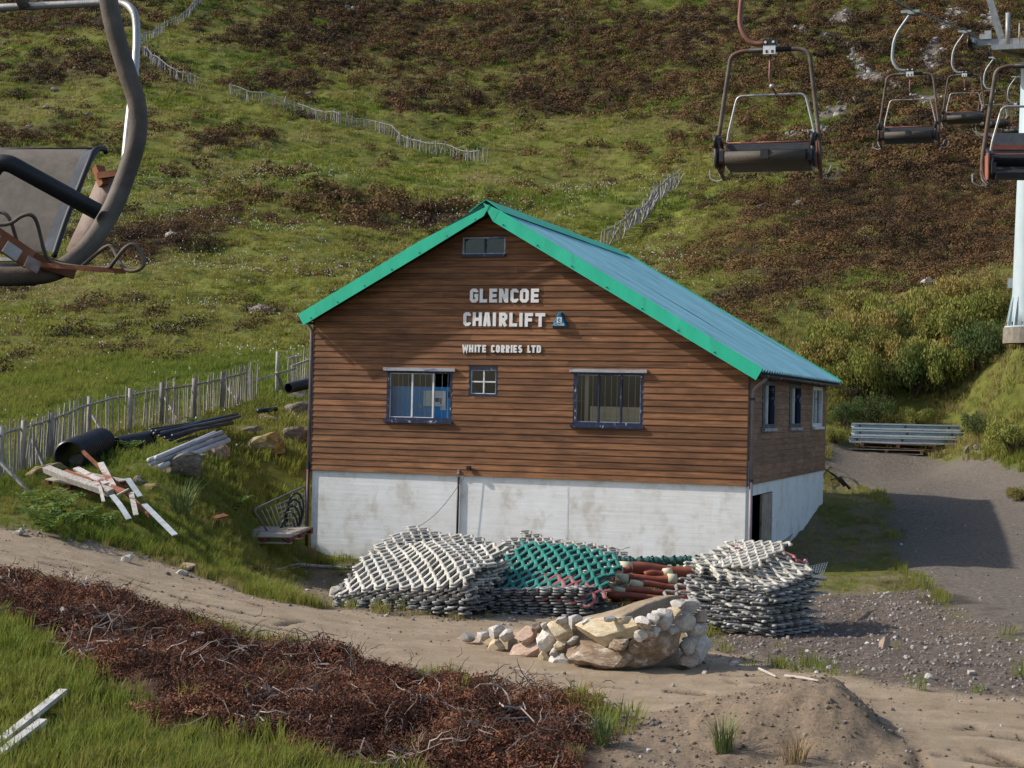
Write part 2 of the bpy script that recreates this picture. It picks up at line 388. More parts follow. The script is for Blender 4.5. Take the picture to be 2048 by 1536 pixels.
FLANK = gpoly([(1500,1150),(1560,1090),(1640,965),(1690,955),(1775,1010),(1800,1130),(1870,1200),(1420,1270)])
FO = np.maximum(FO, sstep(-.3, .5, poly_sd(GX, GY, FLANK)) * sstep(.38, .6, fbm(GX, GY, 1.1, 4, .65, 48)) * .8)
HM = heath_mask(GX, GY); RB = rubble_mask(GX, GY)
GRN = np.clip(fbm(GX, GY, 9, 4, .6, 51) * .9 + blobs(GX, GY, BRIGHT) * .45 - .1, 0, 1)

# ---- ground material: colours of the things that lie there, blended by the masks
m, t, b = nodes_of('ground')
a1 = N(t, 'ShaderNodeAttribute', attribute_name='m1'); a2 = N(t, 'ShaderNodeAttribute', attribute_name='m2'); a3 = N(t, 'ShaderNodeAttribute', attribute_name='m3')
s1, s2, s3 = [t.nodes.new('ShaderNodeSeparateColor') for _ in range(3)]
for a, s_ in ((a1, s1), (a2, s2), (a3, s3)): t.links.new(a.outputs['Color'], s_.inputs[0])
v = coords(t, 'Object')
n_big = noise(t, v, .35, 5); n_mid = noise(t, v, 2.2, 6, .65); n_fin = noise(t, v, 14, 6, .7)
mixn = N(t, 'ShaderNodeMath', operation='ADD'); t.links.new(n_mid, mixn.inputs[0])
grass = ramp(t, n_mid, [(.3, (.045, .05, .012)), (.5, (.09, .097, .019)), (.7, (.14, .125, .034))])
grass2 = ramp(t, n_mid, [(.3, (.095, .11, .017)), (.55, (.145, .155, .026)), (.75, (.18, .165, .04))])
heath = ramp(t, n_mid, [(.3, (.014, .010, .005)), (.5, (.036, .023, .010)), (.7, (.066, .042, .016))])  # heath floor darkened: shade between clumps and cloud shade put into the colour
dirt = ramp(t, n_mid, [(.25, (.24, .178, .115)), (.5, (.32, .245, .165)), (.75, (.39, .31, .22))])
dirt = mixc(t, ramp(t, noise(t, v, 30, 6, .8), [(.42, (0, 0, 0)), (.68, (.55, .55, .55))]), dirt, (.19, .14, .095))
sv = coords(t, 'Object', (.5, 2.4, 1)); n_str = noise(t, sv, 1.6, 7, .7)
dirt = mixc(t, ramp(t, n_str, [(.5, (0, 0, 0)), (.72, (.45, .45, .45))]), dirt, (.44, .35, .25))
dirt = mixc(t, a1.outputs['Alpha'], dirt, (.10, .073, .048))
tar = ramp(t, n_fin, [(.3, (.055, .047, .038)), (.5, (.125, .105, .085)), (.72, (.24, .205, .17))])
tar = mixc(t, ramp(t, n_big, [(.35, (.0, .0, .0)), (.7, (.5, .5, .5))]), tar, (.155, .13, .106))
grv = ramp(t, n_fin, [(.3, (.055, .042, .033)), (.5, (.12, .092, .073)), (.75, (.25, .205, .17))])
fore = ramp(t, n_fin, [(.3, (.10, .075, .045)), (.5, (.18, .14, .09)), (.75, (.28, .23, .16))])
peat = ramp(t, n_fin, [(.3, (.035, .02, .013)), (.55, (.09, .052, .034)), (.75, (.17, .11, .075))])
spo = ramp(t, noise(t, v, 22, 8, .8), [(.3, (.12, .086, .058)), (.5, (.21, .157, .108)), (.72, (.31, .24, .17))])
rub = ramp(t, n_fin, [(.3, (.05, .042, .035)), (.5, (.14, .12, .10)), (.72, (.28, .25, .22))])
c = mixc(t, s2.outputs[2], grass, grass2)
c = mixc(t, s1.outputs[2], c, heath)
c = mixc(t, s3.outputs[2], c, rub)
c = mixc(t, s2.outputs[0], c, fore)
c = mixc(t, s1.outputs[1], c, tar)
c = mixc(t, s2.outputs[1], c, grv)
c = mixc(t, a2.outputs['Alpha'], c, (.035, .028, .023))
c = mixc(t, s1.outputs[0], c, dirt)
c = mixc(t, s3.outputs[1], c, spo)
c = mixc(t, s3.outputs[0], c, peat)
t.links.new(c, b.inputs['Base Color']); b.inputs['Roughness'].default_value = .95; b.inputs['Specular IOR Level'].default_value = .15
bump(t, b, noise(t, v, 13, 10, .8), .7, .05)

STAIN = blobs(GX, GY, [(*ell(a, b_2, c_2, d_2, 20), e_2) for a, b_2, c_2, d_2, e_2 in [(1880,1195,80,22,1.),(1800,1165,50,14,.8),(1960,1225,70,16,.8),(1700,1240,70,12,.5),(1560,1300,60,10,.5),(1900,1330,120,10,.5),(1770,1040,20,50,.5)]])
STAIN = sstep(.34, .62, STAIN * .8 + (fbm(GX, GY, .9, 4, .65, 46) - .5) * .9) * .75
attrs = {'m1': (TR, YA, HM, RU_), 'm2': (FO, GR, GRN, STAIN), 'm3': (DE, SP, RB)}
idx = np.arange(NR * NC).reshape(NR, NC)
quads = np.stack([idx[:-1, :-1], idx[:-1, 1:], idx[1:, 1:], idx[1:, :-1]], -1).reshape(-1, 4)
fm = lambda A: (A[:-1, :-1] + A[1:, 1:])[...].ravel() * .5
region = np.zeros(len(quads), int)
region[fm(FO) > .5] = 4; region[fm(YA) > .5] = 2; region[fm(GR) > .5] = 3; region[fm(TR) > .5] = 1; region[fm(SP) > .5] = 5; region[fm(DE) > .5] = 6
VERT = np.stack([GX, GY, GZ], -1).reshape(-1, 3)
def sheet(name, sel, kind='structure'):
    q = quads[sel]; used, inv = np.unique(q, return_inverse=True); q = inv.reshape(-1, 4)
    me = bpy.data.meshes.new(name); me.vertices.add(len(used)); me.vertices.foreach_set('co', VERT[used].astype(np.float32).ravel())
    me.loops.add(q.size); me.loops.foreach_set('vertex_index', q.astype(np.int32).ravel())
    me.polygons.add(len(q)); me.polygons.foreach_set('loop_start', np.arange(0, q.size, 4, dtype=np.int32))
    me.polygons.foreach_set('use_smooth', np.ones(len(q), bool))
    for an, ch in attrs.items():
        at = me.attributes.new(an, 'FLOAT_COLOR', 'POINT'); d = np.ones((len(used), 4), np.float32)
        for k in range(len(ch)): d[:, k] = ch[k].ravel()[used]
        at.data.foreach_set('color', d.ravel())
    me.update(calc_edges=True); me.validate(); me.materials.append(MATS['ground'])
    return tag(linkobj(name, me), kind=kind)
for nm, k in (('hillside_ground', 0), ('dirt_track', 1), ('asphalt_yard', 2), ('gravel_verge', 3), ('forecourt_ground', 4), ('earth_bank', 5), ('peat_bank', 6)):
    sheet(nm, region == k)
# ---------------------------------------------------------------- materials of the building
def wood_boards(name, cols, worn, worn_lo, rnd=.28):
    m, t, b = nodes_of(name)
    v = coords(t, 'Object', (.55, .55, 7), True); f = noise(t, v, 2.6, 7, .65)
    c = ramp(t, f, [(.28, cols[0]), (.5, cols[1]), (.72, cols[2])])
    v2 = coords(t, 'Object', (1, 1, 1.6)); f2 = noise(t, v2, 1.1, 4)
    c = mixc(t, ramp(t, f2, [(.5, (0, 0, 0)), (.7, (.6, .6, .6))]), c, cols[0])
    v3 = coords(t, 'Object', (1.2, 1.2, 9), True); f3 = noise(t, v3, 1.7, 8, .75)
    c = mixc(t, ramp(t, f3, [(worn_lo, (0, 0, 0)), (worn_lo + .13, (1, 1, 1))]), c, worn)
    oi = t.nodes.new('ShaderNodeObjectInfo'); mr = N(t, 'ShaderNodeMapRange'); mr.inputs['To Min'].default_value = 1 - rnd; mr.inputs['To Max'].default_value = 1 + rnd
    t.links.new(oi.outputs['Random'], mr.inputs[0]); hs = t.nodes.new('ShaderNodeHueSaturation'); t.links.new(mr.outputs[0], hs.inputs['Value']); t.links.new(c, hs.inputs['Color'])
    t.links.new(hs.outputs[0], b.inputs['Base Color']); b.inputs['Roughness'].default_value = .72; b.inputs['Specular IOR Level'].default_value = .3
    bump(t, b, f, .25, .006); return m
wood_boards('brown_boards', ((.075, .032, .014), (.19, .082, .034), (.30, .14, .062)), (.42, .30, .21), .655)
wood_boards('side_boards', ((.11, .055, .032), (.22, .115, .066), (.30, .17, .105)), (.45, .40, .35), .60, .15)
m, t, b = nodes_of('white_render')
v = coords(t); f = noise(t, v, 1.3, 8, .7); c = ramp(t, f, [(.3, (.58, .56, .51)), (.45, (.72, .71, .68)), (.7, (.80, .80, .79))])
vs = coords(t, 'Object', (1, 1, .75)); f2 = noise(t, vs, 1.7, 8, .72); c = mixc(t, ramp(t, f2, [(.52, (0, 0, 0)), (.70, (.8, .8, .8))]), c, (.46, .41, .33))
f4 = noise(t, coords(t, 'Object', (3.5, 3.5, .3)), 3, 5); c = mixc(t, ramp(t, f4, [(.62, (0, 0, 0)), (.8, (.22, .22, .22))]), c, (.30, .27, .2))
f5 = noise(t, v, 11, 5, .7); c = mixc(t, ramp(t, f5, [(.66, (0, 0, 0)), (.76, (.7, .7, .7))]), c, (.45, .42, .37))
# green-brown stain creeping down from under the boarding and up from the ground
sx = t.nodes.new('ShaderNodeSeparateXYZ'); t.links.new(coords(t), sx.inputs[0])
g1 = N(t, 'ShaderNodeMapRange', i_From_Min=.55, i_From_Max=-.25); t.links.new(sx.outputs[2], g1.inputs[0])
mg = N(t, 'ShaderNodeMath', operation='MULTIPLY'); t.links.new(g1.outputs[0], mg.inputs[0]); t.links.new(f2, mg.inputs[1])
c = mixc(t, ramp(t, mg.outputs[0], [(.12, (0, 0, 0)), (.5, (.7, .7, .7))]), c, (.33, .31, .2))
t.links.new(c, b.inputs['Base Color']); b.inputs['Roughness'].default_value = .85
fb = noise(t, coords(t, 'Object', (.4, .4, 5)), 2.2, 6, .6); bump(t, b, fb, .35, .02)
pmat('roof_sheet', [(.3, (.17, .37, .42)), (.5, (.21, .43, .49)), (.7, (.26, .48, .54))], 2.5, .6, bmp=.12, rnd=.07, stretch=(.35, 2.5, .5), spots=((.12, .27, .29), 3.5, .52, .75))
pmat('green_trim', [(.3, (.025, .43, .25)), (.6, (.03, .52, .31)), (.8, (.06, .56, .36))], 2.5, .42, bmp=.06, spots=((.05, .30, .20), 3, .58, .78), stretch=(1, 1, .4))
pmat('soffit', [(.3, (.012, .012, .014)), (.7, (.03, .03, .035))], 3)
pmat('gutter_brown', [(.3, (.03, .022, .02)), (.7, (.09, .065, .06))], 6, .5, spots=((.35, .32, .30), 4, .62, .72))
pmat('pipe_lilac', [(.3, (.17, .13, .14)), (.7, (.27, .21, .22))], 5, .5, rnd=.08)
pmat('pipe_red', [(.3, (.05, .012, .012)), (.7, (.10, .022, .02))], 5, .5)
pmat('pipe_black', [(.3, (.01, .01, .011)), (.7, (.022, .022, .024))], 5, .45)
pmat('blue_frame', [(.3, (.008, .014, .040)), (.6, (.015, .026, .068)), (.8, (.08, .10, .15))], 5, .5, spots=((.50, .52, .55), 10, .60, .70), stretch=(2, 2, .7))
pmat('white_frame', [(.3, (.5, .5, .5)), (.7, (.74, .74, .73))], 5, .6, spots=((.3, .28, .25), 6, .62, .7))
pmat('grey_board', [(.3, (.22, .22, .25)), (.7, (.42, .42, .44))], 5, .7, spots=((.08, .1, .2), 4, .55, .65), stretch=(.6, 2, 2))
pmat('old_door', [(.3, (.20, .16, .125)), (.7, (.40, .33, .26))], 4, .8, spots=((.25, .12, .06), 3, .62, .7))
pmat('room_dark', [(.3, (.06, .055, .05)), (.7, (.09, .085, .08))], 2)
pmat('plywood', [(.3, (.58, .40, .23)), (.7, (.74, .55, .34))], 3, .7, stretch=(1, 1, 6))
pmat('cabinet_blue', [(.3, (.03, .25, .58)), (.7, (.045, .32, .70))], 2, .5, bmp=.05)
pmat('switch_white', [(.3, (.62, .62, .58)), (.7, (.75, .75, .7))], 2, .5, bmp=.03)
pmat('black', [(.3, (.008, .008, .009)), (.7, (.016, .016, .018))], 5, .5)
pmat('letter_white', [(.3, (.68, .67, .64)), (.7, (.80, .79, .77))], 7, .6, bmp=.05, spots=((.45, .44, .42), 9, .66, .8))
pmat('alarm_blue', [(.3, (.01, .10, .19)), (.7, (.015, .15, .27))], 3, .35, bmp=.03)
pmat('metal_bar', [(.3, (.28, .28, .29)), (.7, (.4, .4, .41))], 9, .45, metal=.6)
m, t, b = nodes_of('glass')
t.nodes.remove(b); out = t.nodes['Material Output']; tr = t.nodes.new('ShaderNodeBsdfTransparent'); gl = t.nodes.new('ShaderNodeBsdfGlossy')
gl.inputs['Roughness'].default_value = .03; gl.inputs['Color'].default_value = (.9, .95, 1, 1); tr.inputs['Color'].default_value = (.9, .93, .93, 1)
fr = t.nodes.new('ShaderNodeFresnel'); fr.inputs[0].default_value = 1.38; mx = t.nodes.new('ShaderNodeMixShader')
t.links.new(fr.outputs[0], mx.inputs[0]); t.links.new(tr.outputs[0], mx.inputs[1]); t.links.new(gl.outputs[0], mx.inputs[2]); t.links.new(mx.outputs[0], out.inputs[0])

# ---------------------------------------------------------------- the building
BO = thing('lift_building', 'brown timber-clad building with a green-edged teal roof on a white rendered base', 'building', tuple(bld(0, 0, 0)), -PHI)
OH = .42                                                # gable overhang
def plane_pt(px, py, v):                               # pixel on the plane v metres behind the gable wall -> local (u, z)
    d = ray(px, py); o = Vector((0, 0, EYE)); p0 = CORNER_R + BN * v; t_ = (p0 - o).dot(BN) / d.dot(BN); p = o + d * t_
    return (p - CORNER_R).dot(BR), p.z
AU, AZ = plane_pt(971, 409, -OH); LU, LZ = plane_pt(599.5, 632.5, -OH); RU, RZ = plane_pt(1523.7, 741, -OH)
SL, SRt = (AZ - LZ) / (AU - LU), (AZ - RZ) / (RU - AU)   # slopes of the two roof planes
def roof_z(u): return AZ - (AU - u) * SL if u < AU else AZ - (u - AU) * SRt
TOPD = .16                                             # boarding stops below the sheets
def wall_top(u): return roof_z(u) - TOPD
def uspan(z):                                          # extent of the gable at height z
    lo = max(UL, AU - (AZ - TOPD - z) / SL); hi = min(0, AU + (AZ - TOPD - z) / SRt); return lo, hi
def rect(px0, py0, px1, py1):
    a, b = facade(px0, (py0 + py1) / 2), facade(px1, (py0 + py1) / 2); c, d = facade((px0 + px1) / 2, py1), facade((px0 + px1) / 2, py0)
    return [a[0], c[1], b[0], d[1]]
W1 = rect(774, 741, 905, 841); W2 = rect(938, 735.5, 996, 792); W3 = rect(1147, 744, 1287, 851); W0 = rect(926, 474.5, 1011.5, 509)
OPEN = [W1, W2, W3, W0]
def srect(px0, py0, px1, py1):
    a, b = sidewall(px0, py0), sidewall(px1, py0); m_ = (px0 + px1) / 2; return [a[0], sidewall(m_, py1)[1], b[0], sidewall(m_, py0)[1]]
S1 = srect(1524, 762, 1549, 855); S2 = srect(1578, 768, 1601, 855); S3 = srect(1624.5, 772, 1643.5, 855)
zt = ZF + 1.98; zb = S2[1]
for s_ in (S1, S2, S3): s_[1] = zb; s_[3] = max(S1[3], zb + 1.0)
SIDE_OPEN = [S1, S2, S3]
ez = roof_z(0) - TOPD                                  # eaves height on the right, left
ezl = roof_z(UL) - TOPD

def backing(o0, o1, opens, bottom, topf, brk, place, name, mat):
    """wall sheet with openings, in columns between the opening edges"""
    xs = sorted({o0, o1, *brk, *[q for o in opens for q in (o[0], o[2])]}); mb = MB()
    for a, b2 in zip(xs[:-1], xs[1:]):
        mid = (a + b2) / 2; cuts = sorted([(o[1], o[3]) for o in opens if o[0] < mid < o[2]]); lo = bottom
        for c0, c1 in cuts + [(None, None)]:
            za, zb2 = (c0, c0) if c0 is not None else (topf(a), topf(b2))
            if min(za, zb2) - lo > .005:
                mb.prism([(a, lo), (b2, lo), (b2, zb2), (a, za)], place)
            if c1 is not None: lo = c1
    return mb.build(name, mat, BO)
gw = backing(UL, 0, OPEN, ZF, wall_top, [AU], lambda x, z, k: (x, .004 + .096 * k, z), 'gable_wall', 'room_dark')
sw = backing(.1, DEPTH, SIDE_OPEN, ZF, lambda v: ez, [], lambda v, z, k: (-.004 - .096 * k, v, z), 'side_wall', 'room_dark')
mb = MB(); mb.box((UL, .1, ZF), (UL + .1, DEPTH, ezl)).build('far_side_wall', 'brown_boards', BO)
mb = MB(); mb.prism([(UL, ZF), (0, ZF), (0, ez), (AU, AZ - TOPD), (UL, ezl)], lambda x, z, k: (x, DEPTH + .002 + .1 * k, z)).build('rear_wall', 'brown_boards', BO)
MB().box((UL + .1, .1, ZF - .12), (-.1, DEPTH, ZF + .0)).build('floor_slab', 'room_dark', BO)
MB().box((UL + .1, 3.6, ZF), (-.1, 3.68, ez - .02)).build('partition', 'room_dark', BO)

EXP = .13
def cut_opens(lo, hi, z0, z1, opens):
    seg = [(lo, hi)]
    for o in opens:
        if min(z1, o[3]) - max(z0, o[1]) > .045:
            nx = []
            for a, b2 in seg:
                if o[2] <= a or o[0] >= b2: nx.append((a, b2)); continue
                if o[0] - a > .04: nx.append((a, o[0]))
                if b2 - o[2] > .04: nx.append((o[2], b2))
            seg = nx
    return seg
rng = random.Random(5)
k = 0
while True:                                            # gable boarding, plank by plank
    z0 = ZF + k * EXP; z1 = z0 + EXP - .009; k += 1
    a0, a1 = uspan(z0); b0, b1 = uspan(z1)
    if b1 - b0 < .2: break
    joints = [rng.uniform(UL + .6, -.6) for _ in range(rng.choice((0, 1, 1, 2)))]
    for lo, hi in cut_opens(a0, a1, z0, z1, OPEN):
        xs = [lo] + sorted(j for j in joints if lo + .5 < j < hi - .5) + [hi]
        for p, q in zip(xs[:-1], xs[1:]):
            tp = max(p, b0) if p == a0 else p; tq = min(q, b1) if q == a1 else q
            p2, q2 = (p + .002 if p != lo else p), (q - .002 if q != hi else q)
            j1, j2 = rng.uniform(-.002, .002), rng.uniform(-.001, .001)
            mb = MB(); mb.add([(p2, -.024 + j1, z0), (q2, -.024 + j1, z0), (q2, .003, z0), (p2, .003, z0),
                               (tp, -.012 + j2, z1 - .016), (tq, -.012 + j2, z1 - .016), (tq, -.006, z1), (tp, -.006, z1), (tq, .003, z1), (tp, .003, z1)],
                              [(0, 3, 2, 1), (0, 1, 5, 4), (4, 5, 6, 7), (7, 6, 8, 9), (2, 3, 9, 8), (1, 2, 8, 6, 5), (0, 4, 7, 9, 3)])
            mb.build('plank', 'brown_boards', gw)
k = 0
while ZF + (k + 1) * EXP < ez + .05:                   # boarding of the shaded side
    z0 = ZF + k * EXP; z1 = z0 + EXP - .003; k += 1
    joints = [rng.uniform(1, DEPTH - 1) for _ in range(2)]
    for lo, hi in cut_opens(.03, DEPTH + .1, z0, z1, SIDE_OPEN):
        xs = [lo] + sorted(j for j in joints if lo + .6 < j < hi - .6) + [hi]
        for p, q in zip(xs[:-1], xs[1:]):
            p2, q2 = p + .002, q - .002
            mb = MB(); mb.add([(.021, p2, z0), (.021, q2, z0), (-.003, q2, z0), (-.003, p2, z0), (.012, p2, z1 - .016), (.012, q2, z1 - .016), (.006, q2, z1), (.006, p2, z1), (-.003, q2, z1), (-.003, p2, z1)],
                              [(0, 3, 2, 1), (0, 1, 5, 4), (4, 5, 6, 7), (7, 6, 8, 9), (2, 3, 9, 8), (1, 2, 8, 6, 5), (0, 4, 7, 9, 3)])
            mb.build('plank', 'side_boards', sw)
MB().box((.001, -.03, ZF - .02), (.03, .03, ez + .05)).build('corner_board', 'soffit', BO)
MB().box((UL - .028, -.024, ZF - .02), (UL - .002, .1, ezl)).build('corner_board', 'soffit', BO)

# base walls
BW = thing_base = None
dz = [sidewall(1506, 1000)[0], None, sidewall(1547, 990)[0], sidewall(1527, 987)[1]]
BOT = -.9
bwf = MB().box((UL + .01, .03, BOT), (-.02, .28, ZF - .003)).build('base_wall', 'white_render', BO)
mb = MB(); mb.prism([(.28, BOT), (dz[0], BOT), (dz[0], ZF - .003), (.28, ZF - .003)], lambda v, z, k: (-.02 - .25 * k, v, z))
mb.prism([(dz[0], dz[3]), (dz[2], dz[3]), (dz[2], ZF - .003), (dz[0], ZF - .003)], lambda v, z, k: (-.02 - .25 * k, v, z))
mb.prism([(dz[2], BOT), (DEPTH + .05, BOT), (DEPTH + .05, ZF - .003), (dz[2], ZF - .003)], lambda v, z, k: (-.02 - .25 * k, v, z))
bws = mb.build('base_wall', 'white_render', BO)
MB().box((UL + .01, .28, BOT), (UL + .25, DEPTH, ZF - .003)).build('base_wall', 'white_render', BO)
MB().box((UL + .25, DEPTH - .2, BOT), (-.27, DEPTH + .05, ZF - .003)).build('base_wall', 'white_render', BO)
# rough pilaster joint and rough corner on the base wall
jp = facade(1134, 1030)[0]
MB().box((jp - .015, .027, BOT), (jp + .02, .0305, ZF - .06)).build('wall_joint', 'white_frame', BO)
# cellar door, standing ajar
dr = MB().box((0, 0, BOT), (.045, .56 * (dz[2] - dz[0]) , dz[3] - .02))
door = dr.build('cellar_door', 'old_door', BO); door.location = (-.022, dz[2] - .02, 0); door.rotation_euler = (0, 0, R(180 + 1))
for z in (.35, 1.0): MB().box((-.02, .05, z), (-.002, .6 * (dz[2] - dz[0]), z + .1)).build('door_ledge', 'old_door', door)
MB().box((-1.5, .29, BOT), (-1.42, dz[2] + 2.2, ZF - .13)).box((-1.42, dz[2] + 2.12, BOT), (-.28, dz[2] + 2.2, ZF - .13)).box((-1.42, .29, ZF - .2), (-.28, dz[2] + 2.1, ZF - .13)).build('cellar_shade_box', 'soffit', BO)  # dark box added inside so the door gap looks black
MB().box((-.13, dz[0] + .001, BOT), (-.05, dz[0] + .04, dz[3] - .001)).build('door_frame', 'old_door', BO)

# roof
def slope_pt(u, v, off=0.0):
    s_ = SL if u < AU else -SRt
    nx, nz = (-s_, 1) ; l = math.hypot(nx, nz); return (u + nx / l * off, v, roof_z(u) + nz / l * off)
V0, V1 = -OH + .02, DEPTH + .35
PIT, AMP = .30, .032
def roof_side(ulo, uhi, name):
    base = MB(); ring = [slope_pt(ulo, V0, -.03), slope_pt(uhi, V0, -.03), slope_pt(uhi, V0, -.09), slope_pt(ulo, V0, -.09)]
    if ulo < AU: ring = [slope_pt(ulo, V0, -.03), slope_pt(uhi - .001, V0, -.03), slope_pt(uhi - .001, V0, -.09), slope_pt(ulo, V0, -.09)]
    r2 = [(x, V1 - .05, z) for x, y, z in ring]; base.add(ring + r2, [(0, 1, 2, 3), (7, 6, 5, 4), (0, 4, 5, 1), (1, 5, 6, 2), (2, 6, 7, 3), (3, 7, 4, 0)])
    rf = base.build(name, 'soffit', BO); nsh = 16; wv = (V1 - V0) / nsh
    for i in range(nsh):
        a, b2 = V0 + i * wv, V0 + (i + 1) * wv + .02; ns = 36; mb = MB(); vs, fs = [], []
        us = [ulo + (uhi - ulo) * q / 8 for q in range(9)]
        if ulo < AU: us[-1] -= .002
        else: us[0] += .002
        for q, u in enumerate(us):
            for j in range(ns + 1):
                v = a + (b2 - a) * j / ns; h = AMP * math.cos(2 * math.pi * (v - V0) / PIT) + .003 * (i % 2) + .004 * math.sin(i * 3.1 + q)
                vs.append(slope_pt(u, v, h))
        for q in range(8):
            for j in range(ns): fs.append((q * (ns + 1) + j, q * (ns + 1) + j + 1, (q + 1) * (ns + 1) + j + 1, (q + 1) * (ns + 1) + j))
        mb.add(vs, fs); mb.build('roof_sheet', 'roof_sheet', rf, True)
    return rf
rr = roof_side(AU, RU, 'roof_right_slope'); rl = roof_side(LU, AU, 'roof_left_slope')
# barge boards with the lapped joints of the photograph, each length a piece of its own
def barge(u0, u1, dv, wid=.30, joint_tilt=0):
    def pt(u, dn):
        x, _, z = slope_pt(u, 0, .05 - dn); return (x, z)
    poly = [pt(u0, 0), pt(u1, 0), pt(u1, wid), pt(u0, wid)]
    return MB().prism(poly, lambda x, z, k: (x, -OH - dv - .03 * (1 - k), z)).build('barge_board', 'green_trim', BO)
lx = lambda px, py: plane_pt(px, py, -OH)[0]
BWD = .27
barge(LU, lx(842, 497), .006, BWD); barge(lx(842, 497) - .03, AU + .09, .012, BWD)
barge(AU - .02, lx(997, 440), .003, BWD); barge(lx(997, 440), lx(1243, 588), .0, BWD); barge(lx(1240, 588), RU, .004, BWD)
for u in [LU + .2 + .62 * i for i in range(7)] + [AU + .5 + .75 * i for i in range(7)]:
    x, _, z = slope_pt(u, 0, -.17); MB().box((x - .012, -OH - .045, z - .012), (x + .012, -OH - .02, z + .012)).build('screw', 'soffit', BO)
# ridge capping in two lengths, the near one lifting a little
for a, b2, lift in ((V0 - .01, DEPTH * .55, .05), (DEPTH * .55, V1 - 0.9, .03)):
    mb = MB(); pr = [slope_pt(AU - .34, 0, .045 + lift * .3), (AU, 0, AZ + .06 + lift), slope_pt(AU + .34, 0, .045 + lift * .3)]
    mb.add([(x, a, z) for x, _, z in pr] + [(x, b2, z) for x, _, z in pr] + [(x, a, z - .012) for x, _, z in pr] + [(x, b2, z - .012) for x, _, z in pr],
           [(0, 1, 4, 3), (1, 2, 5, 4), (6, 9, 10, 7), (7, 10, 11, 8), (0, 3, 9, 6), (2, 8, 11, 5), (0, 6, 7, 1), (1, 7, 8, 2), (3, 4, 10, 9), (4, 5, 11, 10)])
    mb.build('ridge_capping', 'green_trim', BO)
# far verge flashing
for u0, u1 in ((LU, AU), (AU, RU)):
    q = [slope_pt(u0 + (.003 if u0 > LU else 0), 0, .06), slope_pt(u1 - (.003 if u1 < RU else 0), 0, .06), slope_pt(u1 - (.003 if u1 < RU else 0), 0, -.14), slope_pt(u0 + (.003 if u0 > LU else 0), 0, -.14)]
    MB().prism([(x, z) for x, _, z in q], lambda x, z, k: (x, V1 + .002 + .03 * k, z)).build('verge_flashing', 'green_trim', BO)
# gutters
for u, zz in ((RU + .02, roof_z(RU) - .09), (LU - .03, roof_z(LU) - .09)):
    mb = MB(); n = 8; prof = [(u + .06 * math.cos(R(180 + 180 * i / n)), zz + .055 * math.sin(R(180 + 180 * i / n))) for i in range(n + 1)]
    prof += [(u + .054 * math.cos(R(360 - 180 * i / n)), zz + .049 * math.sin(R(360 - 180 * i / n)) + .001) for i in range(n + 1)]
    mb.prism(prof, lambda x, z, k: (x, -.35 + (DEPTH + .75) * k, z)).build('gutter', 'gutter_brown', BO, True)
    for i in range(15): MB().box((u - .066, -.2 + i, zz - .058), (u + .066, -.17 + i, zz - .03)).build('gutter_bracket', 'gutter_brown', BO)
MB().box((.03, .05, ez - .16), (.05, DEPTH, ez + .02)).build('fascia', 'soffit', BO)
# downpipes
ru = .085
MB().tube(rounded([(RU + .02, .02, roof_z(RU) - .15), (RU + .02, .02, ez - .18), (ru, .02, ez - .42), (ru, .02, ZF + .06)], .08), .034, 10).build('downpipe', 'pipe_lilac', BO, True)
MB().tube([(ru, .02, ZF + .1), (ru, .02, -.3)], .036, 10).build('downpipe', 'pipe_lilac', BO, True)
for z in (ez - .62, ZF + .08, ZF - 1.15): MB().tube([(ru, .02, z), (ru, .02, z + .05)], .044, 10).build('pipe_clip', 'soffit', BO)
MB().box((.032, -.012, ZF + .02), (.05, .03, ZF + .5)).build('corner_strip', 'grey_board', BO)
lu = UL - .075
MB().tube(rounded([(LU - .03, .0, roof_z(LU) - .15), (LU - .03, .0, ezl - .05), (lu, 0, ezl - .2), (lu, 0, ZF + .06)], .08), .034, 10).build('downpipe', 'pipe_lilac', BO, True)
MB().tube([(lu, 0, ZF + .06), (lu, 0, -.4)], .038, 10).build('downpipe', 'pipe_red', BO, True)
MB().tube([(lu, 0, ZF + .02), (lu, 0, ZF + .16)], .043, 10).build('pipe_clip', 'soffit', BO)

